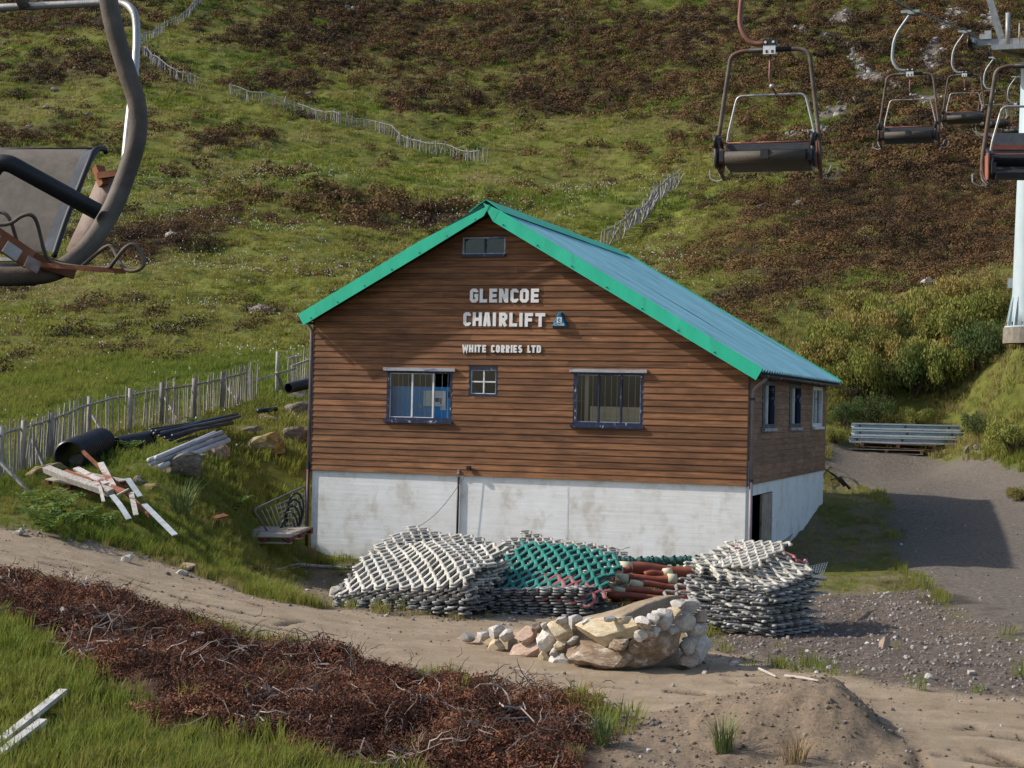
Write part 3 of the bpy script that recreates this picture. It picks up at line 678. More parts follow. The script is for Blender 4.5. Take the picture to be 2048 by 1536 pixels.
# windows of the gable
def window(r, mulls, rails, fw, frame_m, mull_m, bars=(), head=0, sill=0, head_m='grey_board', recess=.05, panes=None, mw=.035, jamb_m=None):
    u0, z0, u1, z1 = r; mb = MB(); ya, yb = -.018, .085
    mb.box((u0, ya, z0), (u0 + fw, yb, z1)).box((u1 - fw, ya, z0), (u1, yb, z1)).box((u0 + fw, ya + .002, z0), (u1 - fw, yb, z0 + fw)).box((u0 + fw, ya + .002, z1 - fw), (u1 - fw, yb, z1))
    wd = mb.build('window', frame_m, BO)
    xs = [u0 + fw] + list(mulls) + [u1 - fw]
    for x in mulls: MB().box((x - mw / 2, 0, z0 + fw), (x + mw / 2, .06, z1 - fw)).build('mullion', mull_m, wd)
    for z in rails: MB().box((u0 + fw, .003, z - mw / 2), (u1 - fw, .058, z + mw / 2)).build('glazing_bar', mull_m, wd)
    zs = [z0 + fw] + list(rails) + [z1 - fw]
    for i, (a, b2) in enumerate(zip(xs[:-1], xs[1:])):
        if panes and not panes[i]: continue
        for c0, c1 in zip(zs[:-1], zs[1:]):
            MB().box((a, recess - .02, c0), (b2, recess - .016, c1)).build('pane', 'glass', wd)
            if mull_m == 'white_frame' or jamb_m:
                e = .014
                MB().box((a, .008, c0), (a + e, .05, c1)).box((b2 - e, .008, c0), (b2, .05, c1)).box((a + e, .009, c0), (b2 - e, .05, c0 + e)).box((a + e, .009, c1 - e), (b2 - e, .05, c1)).build('sash', jamb_m or 'white_frame', wd)
    for x in bars: MB().tube([(x, .075, z0 + fw), (x, .075, z1 - fw)], .006, 6).build('bar', 'metal_bar', wd)
    if head:
        MB().box((u0 - head, -.09, z1 - .012), (u1 + head, -.0185, z1 + .055)).build('head_board', head_m, wd)
    if sill: MB().box((u0 - sill, -.075, z0 - .055), (u1 + sill * .3, -.0185, z0 + .004)).build('sill', 'blue_frame', wd)
    return wd
fx = lambda px, py: facade(px, py)[0]
window(W1, [fx(824, 790), fx(866, 790)], [], .06, 'blue_frame', 'white_frame', [fx(q, 790) for q in (794, 802.5, 814, 837, 848, 859.5, 881.5, 893)], .07, .05, panes=[1, 1, 0])
window(W2, [fx(967.5, 764)], [facade(967, 763.5)[1]], .045, 'blue_frame', 'white_frame', mw=.03)
window(W3, [fx(1197, 798), fx(1242, 798)], [], .06, 'blue_frame', 'blue_frame', [fx(q, 798) for q in (1161, 1171, 1183.5, 1208, 1220.5, 1232, 1255.5, 1268.5, 1280)], .08, .05, jamb_m='grey_board')
window(W0, [fx(970, 492)], [], .03, 'grey_board', 'blue_frame', sill=.03)
# windows of the shaded side
for i, (s_, fm_) in enumerate(((S1, 'blue_frame'), (S2, 'blue_frame'), (S3, 'white_frame'))):
    v0, z0, v1, z1 = s_; mb = MB(); f = .09
    mb.box((-.10, v0, z0), (.03, v0 + f, z1)).box((-.10, v1 - f, z0), (.03, v1, z1)).box((-.10, v0 + f, z0), (.028, v1 - f, z0 + f)).box((-.10, v0 + f, z1 - f), (.028, v1 - f, z1))
    wd = mb.build('window', fm_, BO); mid = (v0 + v1) / 2
    MB().box((-.06, mid - .03, z0 + f), (.0, mid + .03, z1 - f)).build('mullion', 'white_frame', wd)
    for a, b2 in ((v0 + f, mid - .03), (mid + .03, v1 - f)): MB().box((-.045, a, z0 + f), (-.041, b2, z1 - f)).build('pane', 'glass', wd)
    MB().box((.022, v0 - .05, z0 - .06), (.09, v1 + .05, z0 + .003)).build('sill', 'grey_board' if i < 2 else 'white_frame', wd)

# dark pipe and lamp fixed to the gable wall
pu = fx(916, 1000)
MB().tube([(pu, -.005, ZF - .03), (pu, -.005, .2)], .026, 8).build('waste_pipe', 'pipe_black', BO, True)
MB().box((pu - .02, -.05, facade(914, 944)[1] - .03), (pu + .03, -.021, facade(914, 944)[1] + .05)).build('junction_box', 'grey_board', BO)
cu_, cz_ = facade(940, 936)
lamp_o = thing('wall_lamp', 'small black floodlight on the lowest brown boards of the gable', 'lamp', tuple(bld(cu_, -.02, cz_)), -PHI)
MB().box((-.04, -.10, -.035), (.04, -.02, .045)).build('housing', 'black', lamp_o); MB().box((-.012, -.025, -.02), (.012, .0, .02)).build('bracket', 'black', lamp_o)
c0 = bld(cu_, -.06, cz_ - .03); c1 = bld(facade(830, 1052)[0], -.35, facade(830, 1052)[1] - .1)
mb = MB(); mb.tube([c0.lerp(c1, q / 10) + Vector((0, 0, -.22 * math.sin(math.pi * q / 10))) for q in range(11)], .006, 5)
tag(mb.build('cable', 'black'), 'thin black cable sagging from the wall lamp to the mat stack', 'cable')

# ---- things seen through the windows
u0, zq, u1, z1 = W1
cz = facade(840, 773)[1]
cab = thing('electrical_cabinet', 'blue electrical cabinet with a pale switch panel behind the left gable window', 'cabinet', tuple(bld(0, 0, 0)), -PHI)
MB().box((u0 - .15, .22, ZF + .004), (u1 + .35, .6, cz)).build('body', 'cabinet_blue', cab)
def on_cab(px0, py0, px1, py1, name, mat, d0=.46, par=None):
    a, b2 = plane_pt(px0, py1, .22), plane_pt(px1, py0, .22); return MB().box((a[0], d0 - .28, a[1]), (b2[0], .219, b2[1])).build(name, mat, par or cab)
sp = on_cab(848, 782, 893, 812, 'switch_panel', 'switch_white')
on_cab(881, 813, 892, 820, 'notice', 'switch_white', .49); on_cab(896, 784, 902, 795, 'meter', 'black', .47)
on_cab(838, 808, 843, 816, 'tag', 'plywood', .49); on_cab(828, 832, 834, 840, 'tag', 'switch_white', .49)
for py in (798, 802):
    a, b2 = plane_pt(870, py + 1.2, .18), plane_pt(879, py - 1.2, .18); MB().box((a[0], .17, a[1]), (b2[0], .1799, b2[1])).build('switch', 'black', sp)
for py in (798, 802, 806):
    a, b2 = plane_pt(880.5, py + 1.2, .18), plane_pt(883, py - 1.2, .18); MB().box((a[0], .17, a[1]), (b2[0], .1799, b2[1])).build('switch', 'black', sp)
a, b2 = plane_pt(1180, 850, .2), plane_pt(1290, 815, .2)
o = MB().box((a[0], .19, ZF + .003), (b2[0], .21, b2[1])).build('plywood_sheet', 'plywood'); o.matrix_world = BO.matrix_world if False else Matrix.Translation(bld(0, 0, 0)) @ Matrix.Rotation(-PHI, 4, 'Z')
tag(o, 'plain plywood sheet standing inside the right gable window', 'board')
a = plane_pt(1174, 800, .3)
o = MB().box((a[0] - .04, .26, ZF + .003), (a[0] + .04, .34, ez - .1)).build('timber_post', 'plywood'); o.matrix_world = Matrix.Translation(bld(0, 0, 0)) @ Matrix.Rotation(-PHI, 4, 'Z')
tag(o, 'upright timber post inside the right gable window left of the plywood', 'post')
sh = thing('shelf_unit', 'dark shelf unit at the left inside the right gable window', 'shelf', tuple(bld(0, 0, 0)), -PHI)
a = plane_pt(1150, 800, 1.0)
for i in range(4): MB().box((a[0] - .5, .9, ZF + .35 + .42 * i), (a[0] + .22, 1.3, ZF + .38 + .42 * i)).build('shelf', 'plywood', sh)
MB().box((a[0] + .2, .9, ZF + .003), (a[0] + .24, 1.3, ZF + 1.9)).box((a[0] - .54, .9, ZF + .003), (a[0] - .5, 1.3, ZF + 1.9)).build('upright', 'room_dark', sh)

# ---------------------------------------------------------------- lettering
def ribbon(pts, wd, closed=False):
    n = len(pts); L_, R_ = [], []
    for i in range(n):
        p = Vector(pts[i])
        a = Vector(pts[i - 1]) if (i > 0 or closed) else None; c = Vector(pts[(i + 1) % n]) if (i < n - 1 or closed) else None
        d1 = (p - a).normalized() if a is not None else None; d2 = (c - p).normalized() if c is not None else None
        d1 = d1 or d2; d2 = d2 or d1; n1, n2 = Vector((-d1.y, d1.x)), Vector((-d2.y, d2.x)); mt = (n1 + n2); mt = mt.normalized() if mt.length > 1e-6 else n1
        k = (wd / 2) / max(.35, mt.dot(n1)); L_.append(p + mt * k); R_.append(p - mt * k)
    return L_, R_
def letter(ch, w_, h_, sw_):
    a, b2, c, d = sw_ / 2, sw_ / 2, w_ - sw_ / 2, h_ - sw_ / 2; k = min(w_, h_) * .16; mx_, my = (a + c) / 2, (b2 + d) / 2
    rr_ = [(a + k, b2), (c - k, b2), (c, b2 + k), (c, d - k), (c - k, d), (a + k, d), (a, d - k), (a, b2 + k)]
    S = {'L': [[(a, h_), (a, b2), (w_, b2)]], 'E': [[(w_, d), (a, d), (a, b2), (w_, b2)], [(a + sw_ / 2, my), (w_ * .92, my)]],
         'C': [[(c, d - k * 1.6), (c, d - k), (c - k, d), (a + k, d), (a, d - k), (a, b2 + k), (a + k, b2), (c - k, b2), (c, b2 + k), (c, b2 + k * 1.6)]],
         'G': [[(c, d - k * 1.4), (c, d - k), (c - k, d), (a + k, d), (a, d - k), (a, b2 + k), (a + k, b2), (c - k, b2), (c, b2 + k), (c, my), (mx_ + sw_ * .1, my)]],
         'O': [rr_], 'D': [[(a, b2), (c - k, b2), (c, b2 + k), (c, d - k), (c - k, d), (a, d)]], 'I': [[(w_ / 2, 0), (w_ / 2, h_)]],
         'N': [[(a, 0), (a, h_)], [(c, 0), (c, h_)], [(a + sw_ * .2, h_ - sw_ * .3), (c - sw_ * .2, sw_ * .3)]],
         'H': [[(a, 0), (a, h_)], [(c, 0), (c, h_)], [(a + sw_ / 2, my), (c - sw_ / 2, my)]],
         'A': [[(a, 0), (mx_ - sw_ * .25, d), (mx_ + sw_ * .25, d), (c, 0)], [(a + sw_ * .8, h_ * .28), (c - sw_ * .8, h_ * .28)]],
         'R': [[(a, 0), (a, d), (c - k, d), (c, d - k), (c, my + k), (c - k, my), (a + sw_ / 2, my)], [(mx_, my - sw_ * .45), (c, 0)]],
         'F': [[(w_, d), (a, d), (a, 0)], [(a + sw_ / 2, my), (w_ * .88, my)]], 'T': [[(0, d), (w_, d)], [(w_ / 2, d - sw_ / 2), (w_ / 2, 0)]],
         'W': [[(a * .8, h_), (w_ * .28, b2), (w_ * .5, h_ * .75), (w_ * .72, b2), (w_ - a * .8, h_)]],
         'S': [[(c, d - k * 1.3), (c - k, d), (a + k, d), (a, d - k), (a, my + k), (a + k, my), (c - k, my), (c, my - k), (c, b2 + k), (c - k, b2), (a + k, b2), (a, b2 + k * 1.3)]]}[ch]
    mb = MB()
    for i, pl in enumerate(S):
        cl = (ch in 'OD'); L_, R_ = ribbon(pl, sw_, cl); n = len(pl); f = -.045 - .0015 * i; bk = -.018
        vs = [(p.x, f, p.y) for p in L_] + [(p.x, f, p.y) for p in R_] + [(p.x, bk, p.y) for p in L_] + [(p.x, bk, p.y) for p in R_]
        fs = []
        for j in range(n if cl else n - 1):
            q = (j + 1) % n; fs += [(j, q, n + q, n + j), (2 * n + j, 3 * n + j, 3 * n + q, 2 * n + q), (j, 2 * n + j, 2 * n + q, q), (n + j, n + q, 3 * n + q, 3 * n + j)]
        if not cl: fs += [(0, n, 3 * n, 2 * n), (n - 1, 3 * n - 1, 4 * n - 1, 2 * n - 1)]
        mb.add(vs, fs)
    return mb
CX = lambda q: 900 + q / 7.585
CY = lambda q: 540 + q / 7.585
def word(parent, text, spans, ytop0, ybot0, slope, sw_):
    for ch, (a, b2) in zip(text, spans):
        dy = slope * (a - spans[0][0]); pa, pb = CX(a), CX(b2); yt, yb = CY(ytop0 + dy), CY(ybot0 + dy)
        u0, z0 = facade(pa, yb); u1, z1 = facade(pb, yt); mb = letter(ch, u1 - u0, z1 - z0, sw_)
        mb.build('letter', 'letter_white', parent, loc=(u0, 0, z0))
sg = thing('lettering_sign', 'large white two-row block lettering high on the brown gable', 'sign', tuple(bld(0, 0, 0)), -PHI)
word(sg, 'GLENCOE', [(310, 440), (458, 575), (605, 725), (752, 895), (925, 1050), (1068, 1205), (1235, 1360)], 285, 495, 0, .068)
word(sg, 'CHAIRLIFT', [(210, 330), (352, 495), (510, 632), (655, 710), (752, 880), (908, 1030), (1062, 1108), (1142, 1270), (1300, 1455)], 642, 850, .012, .068)
sg2 = thing('lettering_sign', 'small white one-row lettering between the big letters and the windows', 'sign', tuple(bld(0, 0, 0)), -PHI)
word(sg2, 'WHITECORRIESLTD', [(195, 287), (296, 365), (383, 408), (414, 482), (498, 557), (632, 690), (706, 766), (782, 842), (855, 915), (932, 955), (968, 1026), (1043, 1105), (1183, 1232), (1240, 1310), (1323, 1390)], 1135, 1248, .008, .037)
# alarm box
au, az = facade(1122, 640)
al = thing('alarm_box', 'blue triangular alarm box beside the white lettering', 'alarm box', tuple(bld(au, 0, az)), -PHI)
mb = MB(); tri = [(-.175, -.155), (.175, -.155), (.03, .155), (-.03, .155)]; tri2 = [(-.135, -.13), (.135, -.13), (.02, .115), (-.02, .115)]
mb.add([(x, -.021, z) for x, z in tri] + [(x, -.085, z) for x, z in tri] + [(x, -.115, z) for x, z in tri2],
       [(0, 1, 5, 4), (1, 2, 6, 5), (2, 3, 7, 6), (3, 0, 4, 7), (4, 5, 9, 8), (5, 6, 10, 9), (6, 7, 11, 10), (7, 4, 8, 11), (8, 9, 10, 11), (3, 2, 1, 0)])
mb.build('housing', 'alarm_blue', al)
bd = MB().box((-.055, -.119, -.062), (.05, -.1155, .048)).build('badge', 'letter_white', al)
lt = letter('C', .055, .075, .02)
o = lt.build('badge_letter', 'alarm_blue', bd); o.location = (-.03, -.078, -.045)
def text_mesh(s_, size, name, mat, parent, loc, ext=.002):
    cu = bpy.data.curves.new(name, 'FONT'); cu.body = s_; cu.size = size; cu.extrude = ext; cu.align_x = 'CENTER'
    ob = bpy.data.objects.new(name, cu); me = bpy.data.meshes.new_from_object(ob); bpy.data.objects.remove(ob); me.materials.append(MATS[mat])
    q = linkobj(name, me, parent); q.location = loc; q.rotation_euler = (R(90), 0, 0); return q
text_mesh('Chubb', .082, 'wordmark', 'letter_white', al, (0, -.118, -.122))
# ---------------------------------------------------------------- materials for the things outside
pmat('old_wood', [(.3, (.17, .15, .13)), (.55, (.32, .29, .255)), (.75, (.46, .425, .385))], 5, .85, stretch=(4, 4, .7), rnd=.3)
pmat('far_wood', [(.3, (.17, .155, .15)), (.7, (.33, .31, .30))], 5, .85, rnd=.25)
pmat('pallet_wood', [(.3, (.24, .19, .14)), (.7, (.42, .36, .30))], 4, .8, stretch=(1, 5, 5), rnd=.2)
pmat('pallet_red', [(.3, (.10, .02, .015)), (.7, (.19, .04, .03))], 6, .75, rnd=.15)
pmat('pallet_brown', [(.3, (.12, .055, .03)), (.7, (.26, .15, .09))], 6, .75, rnd=.15)
pmat('black_plastic', [(.3, (.010, .011, .014)), (.7, (.022, .024, .03))], 4, .38, bmp=.05, rnd=.2)
pmat('dark_plastic', [(.3, (.02, .025, .035)), (.7, (.05, .055, .07))], 4, .35, bmp=.05, rnd=.5)
pmat('grey_plastic', [(.3, (.36, .36, .38)), (.7, (.5, .5, .53))], 4, .45, bmp=.05, rnd=.12)
pmat('rust', [(.3, (.11, .035, .015)), (.55, (.22, .075, .03)), (.75, (.30, .14, .08))], 7, .8, rnd=.2)
pmat('flaking_white', [(.3, (.30, .255, .22)), (.6, (.46, .42, .385))], 7, .8, spots=((.22, .08, .04), 4, .52, .62), rnd=.12)
pmat('galvanised', [(.3, (.27, .29, .30)), (.7, (.42, .45, .46))], 5, .6, metal=.3, bmp=.06, spots=((.28, .26, .24), 6, .62, .75))
pmat('barrier_steel', [(.3, (.46, .52, .55)), (.7, (.60, .66, .69))], 5, .5, metal=.25, bmp=.05, rnd=.06)
pmat('mat_white', [(.3, (.27, .245, .20)), (.5, (.47, .44, .375)), (.7, (.62, .59, .52))], 5, .75, rnd=.16, spots=((.16, .14, .11), 3.5, .56, .72), bmp=.5, dist=.02)
pmat('mat_grey', [(.3, (.12, .115, .105)), (.5, (.26, .255, .24)), (.7, (.50, .49, .47))], 5, .75, rnd=.2, spots=((.10, .09, .075), 3, .5, .66), bmp=.5, dist=.02)
pmat('mat_hole_shade', [(.3, (.05, .046, .04)), (.5, (.12, .112, .10)), (.7, (.26, .25, .23))], 5, .8, rnd=.2, bmp=.5, dist=.02)  # darkened mat colour, stands in for shade down in the holes
pmat('mat_green', [(.3, (.02, .15, .12)), (.6, (.035, .24, .19)), (.8, (.08, .32, .26))], 6, .75, bmp=.5, dist=.02)
pmat('mat_dark_green', [(.3, (.015, .06, .045)), (.7, (.04, .13, .10))], 9, .75, bmp=.5, dist=.02)
pmat('mat_red', [(.3, (.20, .045, .04)), (.55, (.36, .13, .12)), (.8, (.52, .31, .30))], 5, .75, bmp=.5, dist=.02, rnd=.1)
pmat('hose_red', [(.3, (.15, .035, .02)), (.55, (.25, .065, .035)), (.75, (.31, .10, .06))], 4, .6, bmp=.15, rnd=.12, spots=((.12, .07, .055), 3, .6, .7))
pmat('hose_cuff', [(.3, (.45, .40, .26)), (.7, (.60, .55, .38))], 5, .6, bmp=.1)
pmat('chair_tube', [(.3, (.06, .045, .033)), (.55, (.12, .096, .073)), (.75, (.20, .165, .13))], 7, .68, metal=0, spec=.25, spots=((.14, .062, .035), 3, .52, .7))
pmat('chair_rust_tube', [(.3, (.16, .06, .04)), (.7, (.28, .13, .09))], 6, .55, metal=.2)
pmat('chair_red_bar', [(.3, (.24, .07, .04)), (.7, (.34, .13, .085))], 6, .55)
pmat('chair_pale_tube', [(.3, (.30, .28, .26)), (.7, (.46, .44, .41))], 6, .42, metal=.5)
pmat('chair_plate', [(.3, (.13, .085, .065)), (.7, (.24, .17, .135))], 12, .7, spots=((.35, .32, .3), 9, .68, .74))
pmat('seat_pad', [(.3, (.095, .078, .06)), (.7, (.15, .125, .10))], 30, .75, bmp=.2, dist=.003, spots=((.3, .27, .24), 22, .72, .78))
pmat('roll_pad', [(.3, (.055, .045, .034)), (.7, (.085, .07, .055))], 30, .7, bmp=.15, dist=.003)
pmat('seat_black', [(.3, (.012, .012, .013)), (.7, (.025, .025, .027))], 7, .55, bmp=.1)
pmat('clamp_white', [(.3, (.55, .54, .5)), (.7, (.75, .74, .7))], 7, .5)
pmat('grey_panel', [(.3, (.10, .105, .11)), (.7, (.15, .155, .16))], 7, .6)
pmat('pylon_paint', [(.3, (.30, .37, .39)), (.6, (.40, .47, .49)), (.8, (.46, .51, .52))], 2, .5, bmp=.08, stretch=(1, 1, .3), spots=((.30, .33, .30), 3, .62, .8))
pmat('lift_steel', [(.3, (.22, .23, .23)), (.7, (.38, .39, .38))], 5, .5, metal=.35)
pmat('platform_wood', [(.3, (.30, .18, .09)), (.7, (.46, .32, .19))], 4, .7, stretch=(6, 1, 1))
pmat('concrete', [(.3, (.15, .125, .095)), (.7, (.27, .235, .19))], 5, .9)
def stone_mat(name, cols, spots=None, rnd=.18): pmat(name, [(.28, cols[0]), (.5, cols[1]), (.74, cols[2])], 3.2, .9, bmp=.6, dist=.03, rnd=rnd, spots=spots, detail=9)
stone_mat('stone_grey', ((.34, .31, .27), (.50, .46, .41), (.63, .59, .53)), ((.62, .60, .56), 7, .62, .75))
stone_mat('stone_pink', ((.30, .20, .14), (.44, .31, .23), (.56, .43, .34)), ((.60, .55, .48), 6, .6, .72))
stone_mat('stone_cream', ((.34, .25, .14), (.50, .41, .27), (.62, .54, .40)), ((.45, .25, .10), 2.2, .6, .72))
stone_mat('stone_brown', ((.14, .09, .055), (.25, .175, .115), (.40, .31, .23)), ((.55, .49, .41), 2.4, .56, .68))
stone_mat('stone_lichen', ((.06, .048, .035), (.15, .125, .10), (.29, .26, .22)), ((.48, .46, .42), 8, .62, .74))
stone_mat('stone_moss', ((.10, .075, .03), (.22, .16, .045), (.34, .27, .12)), ((.28, .26, .23), 4, .52, .62))
pmat('packed_dirt', [(.3, (.21, .155, .10)), (.5, (.28, .21, .14)), (.75, (.35, .275, .19))], 4, .95, bmp=.7, dist=.04, rand=False)
pmat('stick', [(.3, (.24, .21, .18)), (.7, (.42, .38, .34))], 7, .85, rnd=.3)
pmat('dark_branch', [(.3, (.03, .025, .02)), (.7, (.07, .06, .05))], 7, .85)

# ---------------------------------------------------------------- rocks and stones
def rock_mesh(name, seed, mat, sub=3, cuts=15, rough=.07):
    r_ = random.Random(seed); bm = bmesh.new(); bmesh.ops.create_icosphere(bm, subdivisions=sub, radius=1)
    pl = [(Vector((r_.gauss(0, 1), r_.gauss(0, 1), r_.gauss(0, 1))).normalized(), r_.uniform(.5, .84)) for _ in range(cuts)]
    off = Vector((r_.uniform(0, 99), r_.uniform(0, 99), 0))
    from mathutils import noise as mn
    for v in bm.verts:
        for n_, d in pl:
            e = v.co.dot(n_) - d
            if e > 0: v.co -= n_ * e * .985
        v.co *= 1 + rough * mn.noise(v.co * 2.3 + off) * 2
    for ax in range(3):
        lo, hi = min(v.co[ax] for v in bm.verts), max(v.co[ax] for v in bm.verts)
        for v in bm.verts: v.co[ax] = (v.co[ax] - (lo + hi) / 2) * 2 / (hi - lo)
    me = bpy.data.meshes.new(name); bm.to_mesh(me); bm.free()
    me.materials.append(MATS[mat]); me.polygons.foreach_set('use_smooth', [True] * len(me.polygons))
    try: me.set_sharp_from_angle(angle=R(17))
    except Exception: pass
    return me
ROCKS = {k: [rock_mesh('rock', 100 + 7 * i + 31 * j, k, 3, rough=(.11 if k in ('stone_lichen', 'stone_moss', 'stone_brown') else .035)) for i in range(5)] for j, k in enumerate(('stone_grey', 'stone_pink', 'stone_cream', 'stone_brown', 'stone_lichen', 'stone_moss'))}
rkr = random.Random(3)
def rock(name, pos, sx, sy, sz, mat, parent=None, rz=None, tilt=.25, var=None):
    o = linkobj(name, ROCKS[mat][rkr.randrange(5) if var is None else var], parent); o.location = pos
    o.scale = (sx, sy, sz); o.rotation_euler = (rkr.uniform(-tilt, tilt), rkr.uniform(-tilt, tilt), rkr.uniform(-.4, .4) if rz is None else rz); return o
def rock_px(name, px, py, wpx, hpx, mat, label, group=None, y0=13., var=None, rz=None):
    """a rock whose picture outline is about wpx x hpx around (px, py), resting on the ground"""
    g = G(px, py + hpx * .38, y0); k = g.y / FPX; sx, sz = wpx * k * .52, hpx * k * .58
    o = rock(name, (g.x, g.y + sx * .3, g.z + sz * .35), sx, sx * .85, sz, mat, None, rz, .15, var); return tag(o, label, 'rock', group)
for px, py, w_, h_, mt, lb in [
    (90, 940, 80, 36, 'stone_moss', 'long mossy rock under the brace of the near fence'), (160, 922, 60, 44, 'stone_lichen', 'grey rock with moss in front of the big black pipe mouth'),
    (352, 926, 112, 52, 'stone_lichen', 'long brown lichened rock below the grey pipes'), (425, 896, 66, 48, 'stone_brown', 'dark brown rock at the upper end of the grey pipes'),
    (522, 886, 84, 48, 'stone_moss', 'rock with a yellow moss cap on the grassy mound'), (588, 866, 66, 42, 'stone_lichen', 'grey rock with pale lichen near the building corner'),
    (540, 838, 44, 24, 'stone_moss', 'orange mossy rock in the grass above the yellow one'), (500, 858, 66, 18, 'stone_lichen', 'flat pale rock low in the mound grass'),
    (596, 818, 66, 40, 'stone_lichen', 'upper grey boulder touching the building corner'), (594, 790, 58, 30, 'stone_lichen', 'top grey boulder by the fence behind the corner'),
    (278, 960, 32, 22, 'stone_lichen', 'small grey rock behind the bent metal channel'), (300, 972, 34, 18, 'stone_moss', 'small ochre rock right of the scrap heap'),
    (253, 1117, 24, 20, 'stone_grey', 'pale round stone at the grass edge of the track'), (372, 1133, 32, 18, 'stone_pink', 'pinkish stone at the track edge below the rack'),
    (364, 1144, 26, 14, 'stone_grey', 'flat pale stone in front of the pinkish one'), (676, 1183, 42, 34, 'stone_grey', 'grey boulder at the left end of the white mats'),
    (35, 1065, 26, 12, 'stone_grey', 'pale stone on the far left edge of the track'), (122, 1228, 26, 34, 'stone_grey', 'tall pale stone in the uprooted heather'),
    (500, 1495, 26, 16, 'stone_grey', 'white stone on the grass below the uprooted heather'), (332, 1482, 20, 12, 'stone_grey', 'small white stone in the bottom left grass'),
    (1768, 1283, 24, 30, 'stone_pink', 'upright wedge-shaped pink stone on the gravel'), (1468, 1327, 20, 14, 'stone_grey', 'white stone on the track right of the stone ramp'),
    (585, 1318, 20, 20, 'stone_grey', 'pale stone at the far edge of the uprooted heather'), (392, 1270, 34, 16, 'stone_grey', 'flat pale stone on the near track edge'),
    (1090, 1397, 28, 18, 'stone_grey', 'pale stone half sunk in the near track edge'), (878, 1400, 24, 14, 'stone_grey', 'white stone in the grit beside the heather heap'),
    (1030, 1482, 16, 16, 'stone_grey', 'small white stone among the roots at bottom centre'), (50, 1366, 22, 10, 'stone_grey', 'flat grey stone in the mossy grass at left'),
    (70, 1398, 22, 14, 'stone_grey', 'grey stone above the white planks'), (505, 1405, 18, 24, 'stone_cream', 'cream upright stone inside the heather heap'),
    (1860, 1352, 20, 14, 'stone_grey', 'pale stone on the gravel rim by the tyre tracks'), (1943, 1345, 16, 12, 'stone_grey', 'small white stone at the right gravel rim'),
    (1940, 895, 22, 16, 'stone_lichen', 'grey stone on the yard edge below the crash barriers'), (1955, 893, 16, 14, 'stone_lichen', 'second smaller stone on the yard edge'),
    (1345, 1370, 10, 8, 'stone_grey', 'tiny pale stone in the shade of the ramp')]:
    rock_px('rock', px, py, w_, h_, mt, lb)
_o2 = ['first', 'second', 'third', 'fourth', 'fifth', 'sixth', 'seventh', 'eighth', 'ninth', 'tenth', 'eleventh', 'twelfth', 'thirteenth', 'fourteenth', 'fifteenth', 'sixteenth', 'seventeenth', 'eighteenth', 'nineteenth', 'twentieth', 'twenty-first', 'twenty-second', 'twenty-third', 'twenty-fourth', 'twenty-fifth', 'twenty-sixth', 'twenty-seventh', 'twenty-eighth']
for ib, (px, py, w_, h_) in enumerate(sorted([(453, 164, 30, 16), (617, 185, 25, 12), (109, 178, 26, 16), (94, 213, 24, 14), (57, 252, 24, 14), (176, 228, 20, 14), (152, 135, 20, 12), (141, 80, 24, 14), (12, 84, 20, 12),
                       (473, 223, 16, 12), (463, 312, 14, 10), (305, 145, 16, 8), (393, 60, 14, 8), (1125, 38, 14, 10), (712, 160, 14, 8), (1157, 415, 22, 10), (1565, 375, 16, 8), (640, 32, 14, 8), (880, 60, 14, 8),
                       (1240, 125, 16, 8), (1040, 150, 12, 8), (745, 200, 14, 8), (1390, 210, 16, 10), (560, 130, 12, 7), (250, 50, 16, 9), (1470, 150, 14, 8), (1660, 320, 18, 9), (1520, 545, 16, 8)])):
    rock_px('hill_boulder', px, py, w_ * .85, h_ * .8, 'stone_lichen', _o2[ib] + ' small boulder from the left among those sunk in the far hillside', 'boulders on the hillside', 45.)
for px, py, w_, h_, lb in [(530, 618, 74, 24, 'wide flat boulder in the grass left of the gable'), (344, 468, 34, 16, 'white-topped boulder in brown heather left of the roof'), (60, 728, 48, 18, 'pale flat boulder at the left edge of the meadow'),
                           (1592, 408, 42, 22, 'dark craggy boulder in the heather right of the roof'), (1524, 412, 24, 14, 'rounded boulder left of the dark craggy one'), (1860, 561, 34, 20, 'pinkish boulder above the big thicket'), (531, 320, 22, 12, 'boulder on the brown knoll above the meadow')]:
    rock_px('hill_boulder', px, py, w_, h_, 'stone_grey' if 'white' in lb or 'pink' in lb else 'stone_lichen', lb, None, 45.)

# ---------------------------------------------------------------- stone-faced dirt ramp
A_, B_, C_ = G(925, 1284, 15), G(1252, 1346, 15), G(1418, 1330, 15)
D_ = A_ + (C_ - B_) * 1.15 + Vector((.1, .35, 0))
RP = thing('dirt_ramp', 'packed dirt jump ramp faced with stacked pale stones', 'ramp', tuple(B_))
TB, TC = Vector((B_.x - .12, B_.y + .30, B_.z + .72)), Vector((C_.x - .36, C_.y + .32, C_.z + .93))
_ab = (B_ - A_); _nb = Vector((_ab.y, -_ab.x, 0)).normalized(); TA, TD = A_ + Vector((-.35, .15, .02)) - _nb * .34, D_ + Vector((-.3, .2, .03)); TB -= _nb * .12
mb = MB(); nu, nv = 34, 18; vs, fs = [], []
for i in range(nu + 1):
    for j in range(nv + 1):
        a, b2 = i / nu, j / nv; e = a ** 1.25
        p = (TA.lerp(TB, a)).lerp(TD.lerp(TC, a), b2); z = TA.z + (TB.z - TA.z) * e + ((TC.z - TD.z - TB.z + TA.z) * e + TD.z - TA.z) * b2
        if a > .93: z -= (a - .93) * 1.0
        p = Vector((p.x, p.y, z + .05 * (float(fbm(np.array(p.x), np.array(p.y), .35, 3, .6, 3)) - .5) + .05 * math.sin(math.pi * b2) * a)); vs.append(p - B_)
